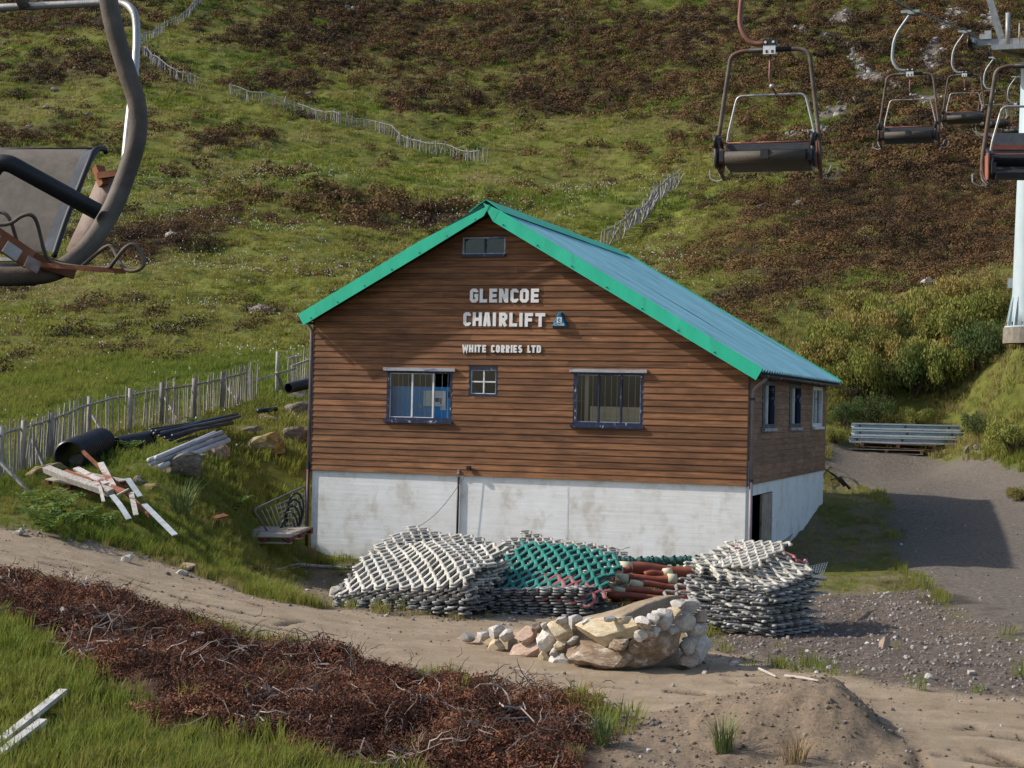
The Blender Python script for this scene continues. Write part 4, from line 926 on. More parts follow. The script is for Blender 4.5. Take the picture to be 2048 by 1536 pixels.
edge = [i * (nv + 1) for i in range(nu + 1)] + [nu * (nv + 1) + j for j in range(1, nv + 1)] + [i * (nv + 1) + nv for i in range(nu - 1, -1, -1)] + [j for j in range(nv - 1, 0, -1)]
for i in range(nu):
    for j in range(nv): fs.append((i * (nv + 1) + j, (i + 1) * (nv + 1) + j, (i + 1) * (nv + 1) + j + 1, i * (nv + 1) + j + 1))
k0 = len(vs)
for e in edge:
    q = vs[e]; out_ = Vector((q.x + .9, q.y - .6, 0)); vs.append(Vector((q.x, q.y, min(q.z, 0) - .3)))
for i in range(len(edge)): j = (i + 1) % len(edge); fs.append((edge[i], k0 + i, k0 + j, edge[j]))
mb.add(vs, fs); mb.build('dirt_body', 'packed_dirt', RP, True)
STN = [(940,1275,26,18,'g'),(968,1273,30,20,'g'),(993,1266,32,30,'g'),(997,1292,38,28,'c'),(1017,1271,28,24,'g'),(1053,1270,46,36,'p'),(1057,1301,84,40,'p'),(1075,1256,22,20,'b'),(1094,1252,17,15,'g'),(1094,1282,42,50,'g'),
 (1122,1264,54,46,'c'),(1130,1242,17,17,'g'),(1151,1244,26,29,'g'),(1125,1289,24,20,'c'),(1116,1303,17,15,'g'),(1094,1315,22,28,'c'),(1123,1320,48,28,'g'),(1152,1281,17,15,'g'),(1210,1266,134,56,'c'),(1195,1313,152,60,'b'),
 (1308,1292,126,70,'b'),(1378,1216,54,34,'g'),(1396,1235,30,26,'p'),(1366,1243,46,40,'g'),(1327,1240,42,42,'g'),(1392,1261,40,36,'g'),(1396,1300,54,58,'g'),(1375,1321,40,30,'p'),(1303,1238,24,20,'g'),(1287,1251,20,18,'c'),(1303,1263,26,22,'g'),
 (1285,1240,22,16,'g'),(1277,1271,20,24,'g'),(1288,1268,16,22,'p'),(1370,1294,20,30,'g'),(1376,1281,22,16,'g'),(1353,1208,17,17,'g'),(1311,1227,17,13,'g'),(1340,1262,26,20,'g'),(1255,1240,20,14,'c'),(1225,1237,16,12,'g'),(1180,1243,18,14,'g'),(1345,1222,20,16,'c'),(1240,1290,40,26,'b')]
AB = (B_ - A_); AB.z = 0; BC = (C_ - B_); BC.z = 0
nAB = Vector((AB.y, -AB.x, 0)).normalized(); nBC = Vector((BC.y, -BC.x, 0)).normalized()
for px, py, w_, h_, cc in STN:
    d = ray(px, py); o0 = Vector((0, 0, EYE)); best = None
    pl, nn = (B_, nAB) if px < 1262 else (B_, nBC)
    t_ = (pl - o0).dot(nn) / d.dot(nn); p = o0 + d * t_; k = p.y / FPX; sx, sz = w_ * k * .54, h_ * k * .55
    p += nn * (.05 - .25 * sx) + Vector((0, .12 * sx, 0))
    rz = math.atan2(AB.y, AB.x) * .6 if px < 1262 else math.atan2(BC.y, BC.x)
    o = rock('stone', p - B_, sx, max(.75 * sx, .14) if sx < .3 else .55 * sx, sz, {'g': 'stone_grey', 'p': 'stone_pink', 'c': 'stone_cream', 'b': 'stone_brown'}[cc], RP, rz, .12)
    if px == 1308: o.rotation_euler = (0, R(-22), rz)

# ---------------------------------------------------------------- fences
STAKES = []
for i in range(4):
    r_ = random.Random(50 + i); mb = MB(); bx, by = r_.uniform(-.03, .03), r_.uniform(-.03, .03)
    mb.tube([(0, 0, -.12), (bx * .5, by * .5, .35), (bx, by, .7), (bx * .6, by * .6, 1)], [.55, .52, .5, .35], 5); STAKES.append(mb)
def stake_meshes(mat, th): 
    out = []
    for mb in STAKES:
        me = new_mesh('stake', [(v.x if abs(v.x) > .6 else v.x * th * 2, v.y * th * 2, v.z) for v in mb.v], mb.f, mat); out.append(me)
    return out
NEAR_ST, FAR_ST = stake_meshes('old_wood', .017), stake_meshes('far_wood', .05)
POST = MB().tube([(0, 0, -.2), (0, 0, .6), (0, 0, 1.0)], [.062, .06, .056], 8).mesh('post', 'old_wood', True)
def along(path, step, rng_):
    out, acc = [], 0.
    for a, b2 in zip(path[:-1], path[1:]):
        L_ = (b2 - a).length
        while acc < L_:
            out.append(a.lerp(b2, acc / L_)); acc += step * rng_.uniform(.65, 1.4)
        acc -= L_
    return out
def fence(label, pxs, h, step, meshes, seed, y0, lean=.05, group=None, rail_r=.03, rail_m='old_wood', miss=.04):
    r_ = random.Random(seed); path = [G(x, y, y0) for x, y in pxs]; base = path[0]
    f = thing('paling_fence', label, 'fence', tuple(base))
    for p in along(path, step, r_):
        if r_.random() < miss: continue
        o = linkobj('stake', r_.choice(meshes), f); o.location = on(p.x, p.y) - base
        o.rotation_euler = (r_.gauss(0, lean), r_.gauss(0, lean), r_.uniform(0, 6)); s_ = r_.uniform(.8, 1.25); o.scale = (s_, s_, h * r_.uniform(.84, 1.12))
    mb = MB(); rp = [on(p.x, p.y) - base + Vector((0, .04, h * .86 + r_.uniform(-.02, .02))) for p in along(path, 1.2, random.Random(1))]
    if len(rp) > 1: mb.tube(rp, rail_r, 6); mb.build('rail', rail_m, f)
    return f, path, base
NF, npath, nb = fence('near weathered paling fence with diagonal braces left of the building', [(-70, 992), (0, 962), (60, 940), (100, 925), (177, 884), (259, 868), (322, 855), (387, 843), (444, 828), (514, 805)], 1.08, .105, NEAR_ST, 4, 24., .035)
for px, py in ((100, 927), (177, 886), (259, 869), (322, 856), (387, 845), (444, 829), (45, 948), (0, 964)):
    p = G(px, py, 24.); o = linkobj('post', POST, NF); o.location = p - nb; o.scale = (1, 1, 1.1)
for (ax, ay), (bx, by) in (((62, 872), (90, 936)), ((185, 830), (213, 877)), ((330, 795), (362, 848)), ((452, 770), (492, 822)), ((-5, 918), (62, 988))):
    e = G(bx, by, 24.); s_ = P(ax, ay, e.y + .35); MB().bar(s_ - nb, e - nb, .07, .05).build('brace', 'old_wood', NF)
FF, fpath, fb = fence('broken end of the near fence beside the building corner', [(575, 782), (600, 776), (640, 770)], 1.1, .14, NEAR_ST, 9, 30., .05)
p = G(553, 792, 30.); o = linkobj('post', POST, FF); o.location = p - fb; o.scale = (.8, .8, 1.25)
for (ax, ay), (bx, by) in (((487, 768), (592, 737)), ((583, 733), (640, 712)), ((553, 745), (570, 785))):
    MB().bar(P(ax, ay, p.y - .1) - fb, P(bx, by, p.y + .3) - fb, .08, .06).build('fallen_rail', 'old_wood', FF)
fence('long grey paling fence crossing the middle of the hillside', [(462, 190), (520, 205), (600, 230), (680, 250), (740, 262), (790, 280), (830, 302), (900, 314), (975, 326)], 1.15, .36, FAR_ST, 14, 70., .1, rail_m='far_wood', rail_r=.05)
fence('short grey paling fence below the bend at upper left', [(285, 112), (320, 140), (360, 165), (398, 178)], 1.2, .38, FAR_ST, 15, 70., .12, rail_m='far_wood', rail_r=.05)
fence('grey paling fence climbing to the top edge of the picture', [(283, 88), (330, 62), (370, 42), (387, 20), (405, 0), (412, -40)], 1.2, .42, FAR_ST, 16, 70., .1, rail_m='far_wood', rail_r=.05)
f4, p4, b4 = fence('collapsing grey fence running downhill behind the roof', [(1360, 368), (1330, 392), (1305, 418), (1285, 450), (1245, 478), (1200, 500)], 1.2, .3, FAR_ST, 17, 55., .22, rail_m='far_wood', rail_r=.06, miss=.08)

# ---------------------------------------------------------------- pipes on the mound
def ribbed_pipe(label, a, b2, r_, pitch, depth):
    a, b2 = Vector(a), Vector(b2); L_ = (b2 - a).length; n = int(L_ / pitch); pts, rad = [], []
    for i in range(n * 4 + 1):
        t_ = i / (n * 4); pts.append(a.lerp(b2, t_) - a); rad.append(r_ - depth * (0 if (i % 4) in (1, 2) else 1))
    o = thing('ribbed_pipe', label, 'pipe', tuple(a)); MB().tube(pts, rad, 28, caps=False).build('shell', 'black_plastic', o, True)
    MB().tube(pts[::4], r_ - depth - .015, 28, caps=False).build('lining', 'black_plastic', o, True)
    for q in (pts[0], pts[-1]):
        d = (b2 - a).normalized(); ring = MB(); x = d.orthogonal().normalized(); y = d.cross(x)
        vs = [q + (x * math.cos(6.2832 * k / 28) + y * math.sin(6.2832 * k / 28)) * rr_ for rr_ in (r_ - depth, r_ - depth - .015) for k in range(28)]
        ring.add(vs, [(k, (k + 1) % 28, 28 + (k + 1) % 28, 28 + k) for k in range(28)]).build('rim', 'black_plastic', o)
    return o
def lift_to_ground(p, r_): g = H(p.x, p.y); return Vector((p.x, p.y, max(p.z, float(g) + r_ * .55)))
ribbed_pipe('large black ribbed pipe lying by the near fence', P(138, 913, 34.0), P(203, 886, 36.2), .34, .13, .04)
ribbed_pipe('smaller black ribbed pipe next to the large one', P(232, 891, 36.2), P(300, 879, 37.4), .20, .085, .026)
ribbed_pipe('black ribbed pipe behind the building corner', P(577, 776, 45.0), P(650, 760, 46.5), .15, .05, .014)
bp = [((300,859),(475,828)),((303,863),(470,836)),((308,868),(455,836)),((318,872),(462,840)),((330,876),(450,842)),((340,880),(440,846)),((352,884),(420,858)),((322,866),(480,833)),((345,872),(465,846)),((312,862),(440,834))]
ordn = ['topmost', 'second', 'third', 'fourth', 'fifth', 'sixth', 'lowest', 'eighth', 'ninth', 'tenth', 'eleventh', 'twelfth', 'thirteenth', 'fourteenth', 'fifteenth', 'sixteenth', 'seventeenth', 'eighteenth', 'nineteenth', 'twentieth']
for i, ((ax, ay), (bx, by)) in enumerate(bp):
    a, b2 = P(ax, ay, 37.2 - .03 * i), P(bx, by, 40.3 - .05 * i)
    a, b2 = lift_to_ground(a, .1), lift_to_ground(b2, .1)
    tag(MB().tube([a, a.lerp(b2, .5) + Vector((0, 0, .03 * ((i * 7) % 3 - 1))), b2], .032 + .006 * (i % 3), 8).build('water_pipe', 'dark_plastic', None, True), ['uppermost', 'second', 'third', 'fourth', 'fifth', 'sixth', 'lowest', 'longest', 'ninth', 'tenth'][i] + ' dark plastic pipe of the loose bundle along the near fence', 'pipe', 'bundle of dark plastic pipes by the fence')
for i, ((ax, ay), (bx, by)) in enumerate((((297, 921), (443, 865)), ((303, 928), (451, 873)), ((318, 934), (458, 880)), ((312, 916), (430, 866)))):
    a, b2 = P(ax, ay, 33.4), P(bx, by, 35.6); a, b2 = lift_to_ground(a, .1), lift_to_ground(b2, .1)
    tag(MB().tube([a, b2], .05, 10).build('plastic_pipe', 'grey_plastic', None, True), ['upper', 'middle', 'lower', 'rear'][i] + ' light grey pipe lying across the lichened rocks', 'pipe', 'light grey pipes on the rocks')
a = P(515, 822, 42.5); tag(MB().tube([a, P(553, 818, 43.0)], .06, 10).build('pipe_end', 'dark_plastic', None, True), 'short dark pipe piece in the grass above the bundle', 'pipe')

# ---------------------------------------------------------------- pallets
def pallet(label, loc, rx, ry, rz, deck, block, L_=1.2, Wd=1.0, nb_=7, kind='pallet'):
    p = thing(kind, label, 'pallet', loc, rz); p.rotation_euler = (rx, ry, rz)
    bw = Wd / nb_ * .84
    for i in range(nb_):
        y = -Wd / 2 + Wd * (i + .5) / nb_; MB().box((-L_ / 2, y - bw / 2, .122), (L_ / 2, y + bw / 2, .144)).build('deck_board', deck, p)
    for j in range(3):
        x = -L_ / 2 + .05 + (L_ - .1) * j / 2
        MB().box((x - .05, -Wd / 2, .1), (x + .05, Wd / 2, .121)).build('stringer', block, p)
        for i in range(3): y = -Wd / 2 + .05 + (Wd - .1) * i / 2; MB().box((x - .048, y - .05, .022), (x + .048, y + .05, .0995)).build('block', block, p)
    for i in range(3): y = -Wd / 2 + .05 + (Wd - .1) * i / 2; MB().box((-L_ / 2, y - .05, 0), (L_ / 2, y + .05, .0215)).build('bottom_board', deck, p)
    return p
g = G(545, 1112, 26.); pallet('worn pallet with red blocks leaning at the foot of the rack', (g.x, g.y + .3, g.z + .34), R(8), R(-2), R(-20), 'pallet_wood', 'pallet_red', 1.25, 1.05)
g = G(150, 985, 24.); pallet('red-sided pallet under the scrap timber on the mound', (g.x + .1, g.y + .45, g.z + .1), R(8), R(6), R(-28), 'pallet_wood', 'pallet_red')
# crash barriers on their pallets
g = G(1776, 908, 40.); gz = g.z
pallet('grey lower pallet on the yard under the crash barriers', (g.x, g.y + .5, gz + .0), 0, 0, R(-6), 'pallet_wood', 'pallet_brown', 2.35, 1.0)
pallet('brown upper pallet carrying the crash barriers', (g.x + .38, g.y + .55, gz + .185), 0, R(1.5), R(-5), 'pallet_brown', 'pallet_brown', 2.4, 1.0)
def barrier(label, x0, y0, z0, L_, rz):
    o = thing('crash_barrier', label, 'barrier', (x0, y0, z0), rz); h_, dp, th = .19, .15, .012
    prof = [(-dp, -.01), (-dp, .045), (-.02, .06), (0, .07), (0, .12), (-.02, .13), (-dp, .15), (-dp, h_)]
    prof2 = [(x + (th if i not in (0, 7) else 0), z) for i, (x, z) in enumerate(prof)][::-1]
    mb = MB(); q = prof
    for i in range(len(q) - 1):
        (ya, za), (yb, zb2) = q[i], q[i + 1]
        mb.add([(-L_ / 2, ya, za), (L_ / 2, ya, za), (L_ / 2, yb, zb2), (-L_ / 2, yb, zb2), (-L_ / 2, ya + th, za), (L_ / 2, ya + th, za), (L_ / 2, yb + th, zb2), (-L_ / 2, yb + th, zb2)],
               [(0, 1, 2, 3), (7, 6, 5, 4), (0, 4, 5, 1), (2, 6, 7, 3), (1, 5, 6, 2), (0, 3, 7, 4)])
    mb.build('beam', 'barrier_steel', o)
    for x in (-L_ * .42, 0, L_ * .40): MB().box((x - .03, .004 - .05, .05), (x + .03, .12, .17)).build('spacer', 'grey_panel', o)
    return o
barrier('upper pale steel crash barrier on the pallets at the yard edge', g.x + .72, g.y + .75, gz + .79, 3.5, R(-5))
barrier('middle pale steel crash barrier of the three stacked', g.x + .75, g.y + .62, gz + .565, 3.6, R(-5.5))
barrier('lowest pale steel crash barrier resting on the brown pallet', g.x + .55, g.y + .42, gz + .345, 3.45, R(-5))

# ---------------------------------------------------------------- scrap on the mound
def scrap(name, label, pts, wd, th, mat, d0, d1):
    n = len(pts); q = [P(x, y, d0 + (d1 - d0) * i / (n - 1)) for i, (x, y) in enumerate(pts)]; mb = MB()
    for a, b2 in zip(q[:-1], q[1:]): mb.bar(a, b2 + (b2 - a) * .002, wd, th, (0, -.5, .85))
    return tag(mb.build(name, mat), label, 'scrap')
scrap('rusty_beam', 'long rust-red beam slanting across the scrap heap', [(166, 903), (252, 985), (300, 1032)], .06, .05, 'rust', 32.6, 30.4)
scrap('white_plank', 'pointed white plank standing in the scrap heap', [(201, 926), (226, 973)], .12, .03, 'flaking_white', 32.2, 31.0)
scrap('grey_timber', 'thick grey timber lying over the red-sided pallet', [(93, 938), (140, 957), (222, 985)], .15, .11, 'old_wood', 32.4, 30.7)
scrap('rust_board', 'orange-brown board on top of the grey timber', [(128, 942), (180, 963)], .14, .03, 'rust', 32.2, 31.3)
scrap('pink_plank', 'flaking pink-white plank across the scrap heap', [(152, 936), (212, 968)], .12, .03, 'flaking_white', 32.2, 31.1)
scrap('rust_board', 'short rusty board at the middle of the scrap heap', [(205, 968), (250, 985)], .15, .03, 'rust', 31.2, 30.6)
scrap('bent_strip', 'bent pale strip poking down from the scrap heap', [(190, 957), (200, 975), (207, 1003)], .06, .015, 'flaking_white', 31.3, 30.2)
scrap('metal_channel', 'bent galvanised channel on the right of the scrap heap', [(238, 961), (256, 958), (280, 993)], .10, .02, 'galvanised', 31.6, 30.6)
scrap('metal_strip', 'galvanised strip running down from the scrap heap', [(224, 990), (240, 1010), (258, 1038)], .10, .015, 'galvanised', 30.6, 29.6)
scrap('metal_strip', 'long galvanised strip lowest of the scrap in the grass', [(288, 1008), (318, 1038), (350, 1070)], .10, .02, 'galvanised', 30.4, 28.9)
scrap('grey_plank', 'flat dull plank standing under the rusty beam', [(262, 985), (272, 1030)], .09, .02, 'old_wood', 30.7, 29.8)
scrap('short_stick', 'short pale stick on the rusty beam', [(235, 990), (258, 978)], .035, .03, 'old_wood', 30.5, 30.4)
scrap('orange_board', 'small orange board in the grass right of the scrap', [(428, 1036), (452, 1030)], .14, .03, 'rust', 32.4, 32.8)
pmat('pale_plank', [(.3, (.36, .34, .31)), (.7, (.58, .56, .52))], 5, .8, stretch=(3, .6, 3), spots=((.25, .23, .2), 7, .6, .72))
def flat_plank(label, ax, ay, bx, by, wd, th, mat, name='plank_offcut'):
    a, b2 = G(ax, ay, 12.6), G(bx, by, 12.6); a.z += .1; b2.z += .14; return tag(MB().bar(a, b2, wd, th).build(name, mat), label, 'plank')
flat_plank('longer white-grey plank in the bottom left corner', -30, 1530, 126, 1410, .085, .05, 'pale_plank', 'white_plank')
flat_plank('shorter white-grey plank in the bottom left corner', -20, 1545, 85, 1472, .085, .05, 'pale_plank', 'white_plank')
def stick(label, pxs, r_, mat='stick', lift=.03, name='stick'):
    q = [G(x, y, 14.) + Vector((0, 0, lift)) for x, y in pxs]; return tag(MB().tube(q, [r_] * (len(q) - 1) + [r_ * .6], 6).build(name, mat), label, 'stick')
stick('forked pale stick on the track right of the stone ramp', [(1518, 1342), (1535, 1350), (1552, 1358)], .018)
stick('long straight pale stick at the track edge by the gravel', [(1570, 1356), (1605, 1361), (1637, 1367)], .016)
stick('thin pale stick below the pallet with red blocks', [(480, 1160), (540, 1146), (600, 1130)], .022)
stick('thin stick crossing beside the pallet', [(530, 1130), (575, 1142), (600, 1136)], .018)
stick('pale lath lying along the white base wall', [(598, 1133), (650, 1137), (712, 1141)], .035, 'flaking_white', .04, 'lath')
stick('black hose on the ground below the pallet', [(470, 1128), (510, 1140), (560, 1140), (600, 1128)], .025, 'black_plastic', .03, 'hose')
o = scrap('leaning_lath', 'pale lath leaning along the shaded side of the base wall', [(1563, 1092), (1600, 1040), (1643, 978)], .12, .03, 'old_wood', 37.2, 46.2)
stick('dark dead branch at the far corner of the building', [(1640, 975), (1660, 950), (1690, 962), (1700, 975)], .03, 'dark_branch', .25, 'branch')
for i, pts in enumerate(([(1650, 938), (1668, 950), (1690, 972)], [(1660, 960), (1680, 955), (1700, 978)])):
    q = [P(x, y, 45.5 - .3 * i) for x, y in pts]; tag(MB().tube(q, [.012, .03, .04], 6).build('branch', 'dark_branch'), ['thin', 'thick'][i] + ' dark branch poking out past the shaded wall', 'branch')

# ---------------------------------------------------------------- metal rack with hoses against the left corner
rk = thing('metal_rack', 'dark metal railing section stood on end at the building corner', 'rack', tuple(P(575, 1065, 35.4)))
o0 = P(575, 1065, 35.4)
tl, tr_, br, bl = P(507, 1019, 34.9) - o0, P(611, 972, 35.9) - o0, P(612, 1062, 35.9) - o0, P(541, 1072, 34.9) - o0
MB().tube(rounded([bl, tl, tr_, br], .1), .022, 8).build('frame', 'grey_panel', rk, True)
for i in range(10):
    f = .12 + .8 * i / 9; a, b2 = tl.lerp(tr_, f), bl.lerp(br, f); MB().tube([a.lerp(b2, .12), b2], .010, 6).build('bar', 'lift_steel', rk)
for i in range(7): f = .15 + .12 * i; MB().tube([tl.lerp(bl, f).lerp(tr_.lerp(br, f), .42), tr_.lerp(br, f)], .009, 6).build('cross_bar', 'lift_steel', rk)
for i in range(5):
    c = P(592 - 4 * i, 1020 + 10 * i, 35.3 - .05 * i); q = [c + Vector((.16 * math.cos(a), .05 * math.sin(2 * a + i), .36 * math.sin(a) * (1 - .08 * i))) for a in [k * .45 - 1.2 + .3 * i for k in range(11)]]
    tag(MB().tube(q, .022, 7).build('hose', 'black_plastic', None, True), ['outermost black hose loop hanging in the rack', 'second black hose loop in the rack', 'middle black hose loop in the rack', 'fourth black hose loop low in the rack', 'lowest black hose loop in the rack'][i], 'hose')
mb = MB()
for i in range(6):
    a = P(580 + 5 * i, 1068 - 3 * i, 35.0); mb = MB().tube([a, P(606 + 2 * i, 1046 + 4 * i, 35.5)], .014, 6); mb.build('loose_rod', 'galvanised', rk)

# ---------------------------------------------------------------- slope mats
def lattice(name, Wd, Dp, cell, th, ht, sag, mat, seed, jit=.012, ragged=.5, asp=.74):
    r_ = random.Random(seed); mb = MB(); hx = cell / 2; ny = int(Dp / (cell * asp)); nx = int(Wd / hx); vs, fs = [], []
    amp = cell * asp / 2 * .90
    for j in range(ny):
        y0 = -Dp / 2 + (j + .5) * Dp / ny; sg = 1 if j % 2 else -1; pts = []
        x_off = r_.uniform(-1, 1) * ragged * cell * .3
        lo = r_.randrange(0, 2); hi = nx - r_.randrange(0, 2)
        for i in range(lo, hi + 1):
            x = -Wd / 2 + i * hx + r_.uniform(-jit, jit); f = (1 if i % 2 else -1) * sg
            for dx_, yy in ((-hx * .22, y0 + amp * f), (hx * .22, y0 + amp * f)):
                xx = x + dx_; y2 = yy + r_.uniform(-jit, jit) * .5; pts.append((xx, y2, sag(xx, y2)))
        k = len(vs); n = len(pts)
        for i, (x, y, z) in enumerate(pts):
            a = pts[max(0, i - 1)]; c = pts[min(n - 1, i + 1)]; tx, ty = c[0] - a[0], c[1] - a[1]; l = math.hypot(tx, ty) or 1; nx_, ny_ = -ty / l * th / 2, tx / l * th / 2
            vs += [(x - nx_ * .8, y - ny_ * .8, z), (x + nx_ * .8, y + ny_ * .8, z), (x + nx_, y + ny_, z + ht * .45), (x + nx_ * .5, y + ny_ * .5, z + ht), (x - nx_ * .5, y - ny_ * .5, z + ht), (x - nx_, y - ny_, z + ht * .45)]
        for i in range(n - 1):
            q = k + 6 * i
            for e in range(6): fs.append((q + e, q + (e + 1) % 6, q + 6 + (e + 1) % 6, q + 6 + e))
        fs += [tuple(k + e for e in range(5, -1, -1)), tuple(k + 6 * (n - 1) + e for e in range(6))]
    return mb.add(vs, fs).mesh(name, mat, True)
matr = random.Random(21)
def mat_stack(group, who, base, rz, Wd, Dp, n, step, sagf, mats, seed, cell=.215, th=.062, ht=.03, spread=.07, order=None, drift=(0, 0), tilt=0):
    """n mats one on another; sagf(x, y, k) is the lie of mat k"""
    var = {}
    for k in range(n):
        mt = mats(k); top_ = k > n - 3; mt = 'mat_hole_shade' if n - 5 < k < n - 2 else mt; key = (mt, 0 if top_ else k % 4, 99 if top_ else k // max(1, n // 3))  # mats just below the top pair coloured dark so the holes look shaded
        if key not in var:
            kk = k; var[key] = lattice('slope_mat', Wd, Dp, cell, th, ht, lambda x, y: sagf(x, y, kk / max(1, n - 1)), mt, seed + k % 4)
        o = linkobj('slope_mat', var[key]); fr_ = k / max(1, n - 1)
        o.location = (base[0] + matr.uniform(-spread, spread) * (.0 if top_ else 1.2) + drift[0] * fr_, base[1] + matr.uniform(-spread, spread) * (0 if top_ else .3) + drift[1] * fr_, base[2] + k * step)
        j_ = 0 if top_ else 1; o.rotation_euler = (j_ * matr.uniform(-.006, .006), j_ * matr.uniform(-.006, .006) + tilt * fr_, rz + j_ * matr.uniform(-.012, .012))
        top = n - 1 - k
        nm = 'topmost' if top == 0 else ('bottom' if k == 0 else ordn[top] + ' from the top' if top != 6 else 'seventh from the top')
        tag(o, '%s mat %s' % (nm, who), 'slope mat', group)
FR = -PHI
# front left pile: its top falls towards the track
b0 = G(845, 1226, 20.)
def at_px(px, py, d): return P(px, py, d)
mat_stack('mats of the front left pile', 'of the wide off-white pile at the front left', (b0.x, b0.y + 1.05, b0.z + .01), FR + .02, 2.45, 2.0, 16, .043,
          lambda x, y, k: k * (.30 * y + .09 * math.sin(x * 1.6 + .5) + .05 * math.cos(y * 2.5 + x) + .05 * math.sin(4 * x + 3 * y)), lambda k: 'mat_white' if k > 8 else 'mat_grey', 300, drift=(.0, .0))
b1 = b0 + Vector((.45, 3.1, 0)); b1.z = float(H(b1.x, b1.y))
mat_stack('mats of the back left pile', 'of the tall off-white pile against the base wall', (b1.x - .05, b1.y - .15, b1.z + .01), FR - .04, 2.25, 1.7, 19, .044,
          lambda x, y, k: k * (-.09 * (x / 1.1) + .10 * math.cos(x * 1.2 + .9) + .16 * y + .04 * math.sin(5 * x + y)), lambda k: 'mat_white', 340, drift=(-.1, 0))
b2_ = G(1085, 1232, 20.)
mat_stack('mats under the green mat', 'of the grey pile under the green mat', (b2_.x + .05, b2_.y + 1.0, b2_.z + .01), FR + .1, 2.0, 1.9, 10, .044,
          lambda x, y, k: k * .04 * math.sin(2 * x), lambda k: 'mat_grey', 380)
gzb = b2_.z + 6 * .075 + .12
for k, (mt, nm) in enumerate((('mat_red', 'pink-red'), ('mat_hole_shade', 'added hole-shading grey'), ('mat_green', 'bright green'))):  # middle mat added, dark so the green mat's holes look shaded
    dp_ = .7 if k == 0 else 1.75; oy = .525 if k == 0 else 0
    me = lattice('slope_mat', 2.02, dp_, .235, .076, .034, lambda x, y: .30 * (y - oy) - .05 * (x > .0) * x * x + .05 * math.sin(2.2 * x + 1) + .025 * math.sin(4.5 * y + 2 * x) - .10 * max(0, -(y - oy) - .45) ** 1.2, mt, 420)
    o = linkobj('slope_mat', me); o.location = (b2_.x + .10 + (.1175 if k else .0), b2_.y + .86 + (.175 if k else -.45), gzb + .045 * k - (0 if k else .02)); o.rotation_euler = (R(3), R(4.5), FR + .02)
    tag(o, nm + ' mat lying on the middle mat pile', 'slope mat', 'coloured mats on the middle pile')
b3 = P(1135, 1150, 31.2); b3.z = float(H(b3.x, b3.y))
mat_stack('mats of the back right pile', 'of the pale pile behind the green mat', (b3.x, b3.y, b3.z + .01), FR - .02, 2.2, 1.3, 18, .043,
          lambda x, y, k: -.20 * k * (x / 1.1) + .05 * k * math.sin(3 * x) + .15 * k * y, lambda k: 'mat_white', 460)
# right pile, seen on its corner
b4_ = G(1535, 1278, 18.)
mat_stack('mats of the right pile', 'of the grey corner-on pile right of the ramp', (b4_.x - .08, b4_.y + 1.12, b4_.z + .015), R(46), 1.42, 1.5, 20, .048,
          lambda x, y, k: .55 * k * k * (x * .30 + y * .30) + .07 * k * math.sin(1.8 * (x + y)), lambda k: 'mat_grey' if k < 17 else 'mat_white', 500, spread=.09, drift=(.05, .32))
me = lattice('slope_mat', 1.2, .6, .19, .045, .04, lambda x, y: .30 * y - .04 * x, 'mat_red', 540)
o = linkobj('slope_mat', me); o.location = (b4_.x + .36, b4_.y + 2.0, b4_.z + 13 * .074 + .05); o.rotation_euler = (0, 0, R(30)); tag(o, 'red mat showing at the top back of the right mat pile', 'slope mat')
me = lattice('slope_mat', 1.15, 1.25, .16, .05, .045, lambda x, y: .25 * y + .03 * x, 'mat_white', 541)
o = linkobj('slope_mat', me); o.location = (b4_.x - .12, b4_.y + 1.75, b4_.z + 13 * .074 + .09); o.rotation_euler = (0, 0, R(-35)); tag(o, 'cleanest white mat crowning the right mat pile', 'slope mat')
me = lattice('slope_mat', 1.5, .5, .19, .05, .045, lambda x, y: .55 * x, 'mat_grey', 542)
o = linkobj('slope_mat', me); p = P(1412, 1160, 26.6); o.location = p; o.rotation_euler = (R(20), 0, R(35)); tag(o, 'narrow grey mat draped between the hoses and the right pile', 'slope mat')
# wire grid sticking out behind the right pile
g5 = thing('wire_grid', 'fine dark wire grid jutting out behind the right mat pile', 'grid', tuple(P(1620, 1150, 27.5))); o0 = P(1620, 1150, 27.5)
ca, cb, cc, cd_ = P(1585, 1140, 27.2) - o0, P(1655, 1125, 28.2) - o0, P(1640, 1165, 27.2) - o0, P(1588, 1190, 26.4) - o0
for i in range(14): f = i / 13; MB().tube([ca.lerp(cb, f), cd_.lerp(cc, f)], .006, 4).build('wire', 'lift_steel', g5)
for i in range(9): f = i / 8; MB().tube([ca.lerp(cd_, f), cb.lerp(cc, f)], .006, 4).build('wire', 'lift_steel', g5)
# hoses
def hose(label, a, b2, r_, cuffs, d0, d1, flat=.75, bend=.02, mat='hose_red'):
    A, B = P(*a, d0), P(*b2, d1); o = thing('rubber_hose', label, 'hose', tuple(A)); n = 12; pts = [(B - A) * (i / n) + Vector((0, 0, bend * math.sin(2.2 * math.pi * i / n))) for i in range(n + 1)]
    rad = [r_ * (1 - .18 * math.sin(math.pi * i / n)) for i in range(n + 1)]
    MB().tube(pts, rad, 14).build('body', mat, o, True)
    d = (B - A).normalized()
    if 'a' in cuffs: MB().tube([-d * .01, d * .20], r_ * 1.12, 14).build('cuff', 'hose_cuff', o, True)
    if 'b' in cuffs: MB().tube([B - A - d * .15, B - A + d * .01], r_ * 1.12, 14).build('cuff', 'hose_cuff', o, True)
    return o
hose('fat red-brown hose with a cream cuff, highest of the heap', (1240, 1137), (1415, 1143), .115, 'a', 29.6, 29.9, bend=.03)
hose('short thin hose with a cream cuff at its right end', (1290, 1150), (1343, 1143), .065, 'b', 29.2, 29.25)
hose('brown hose with cream cuffs at both ends', (1233, 1157), (1352, 1158), .08, 'ab', 29.0, 29.1)
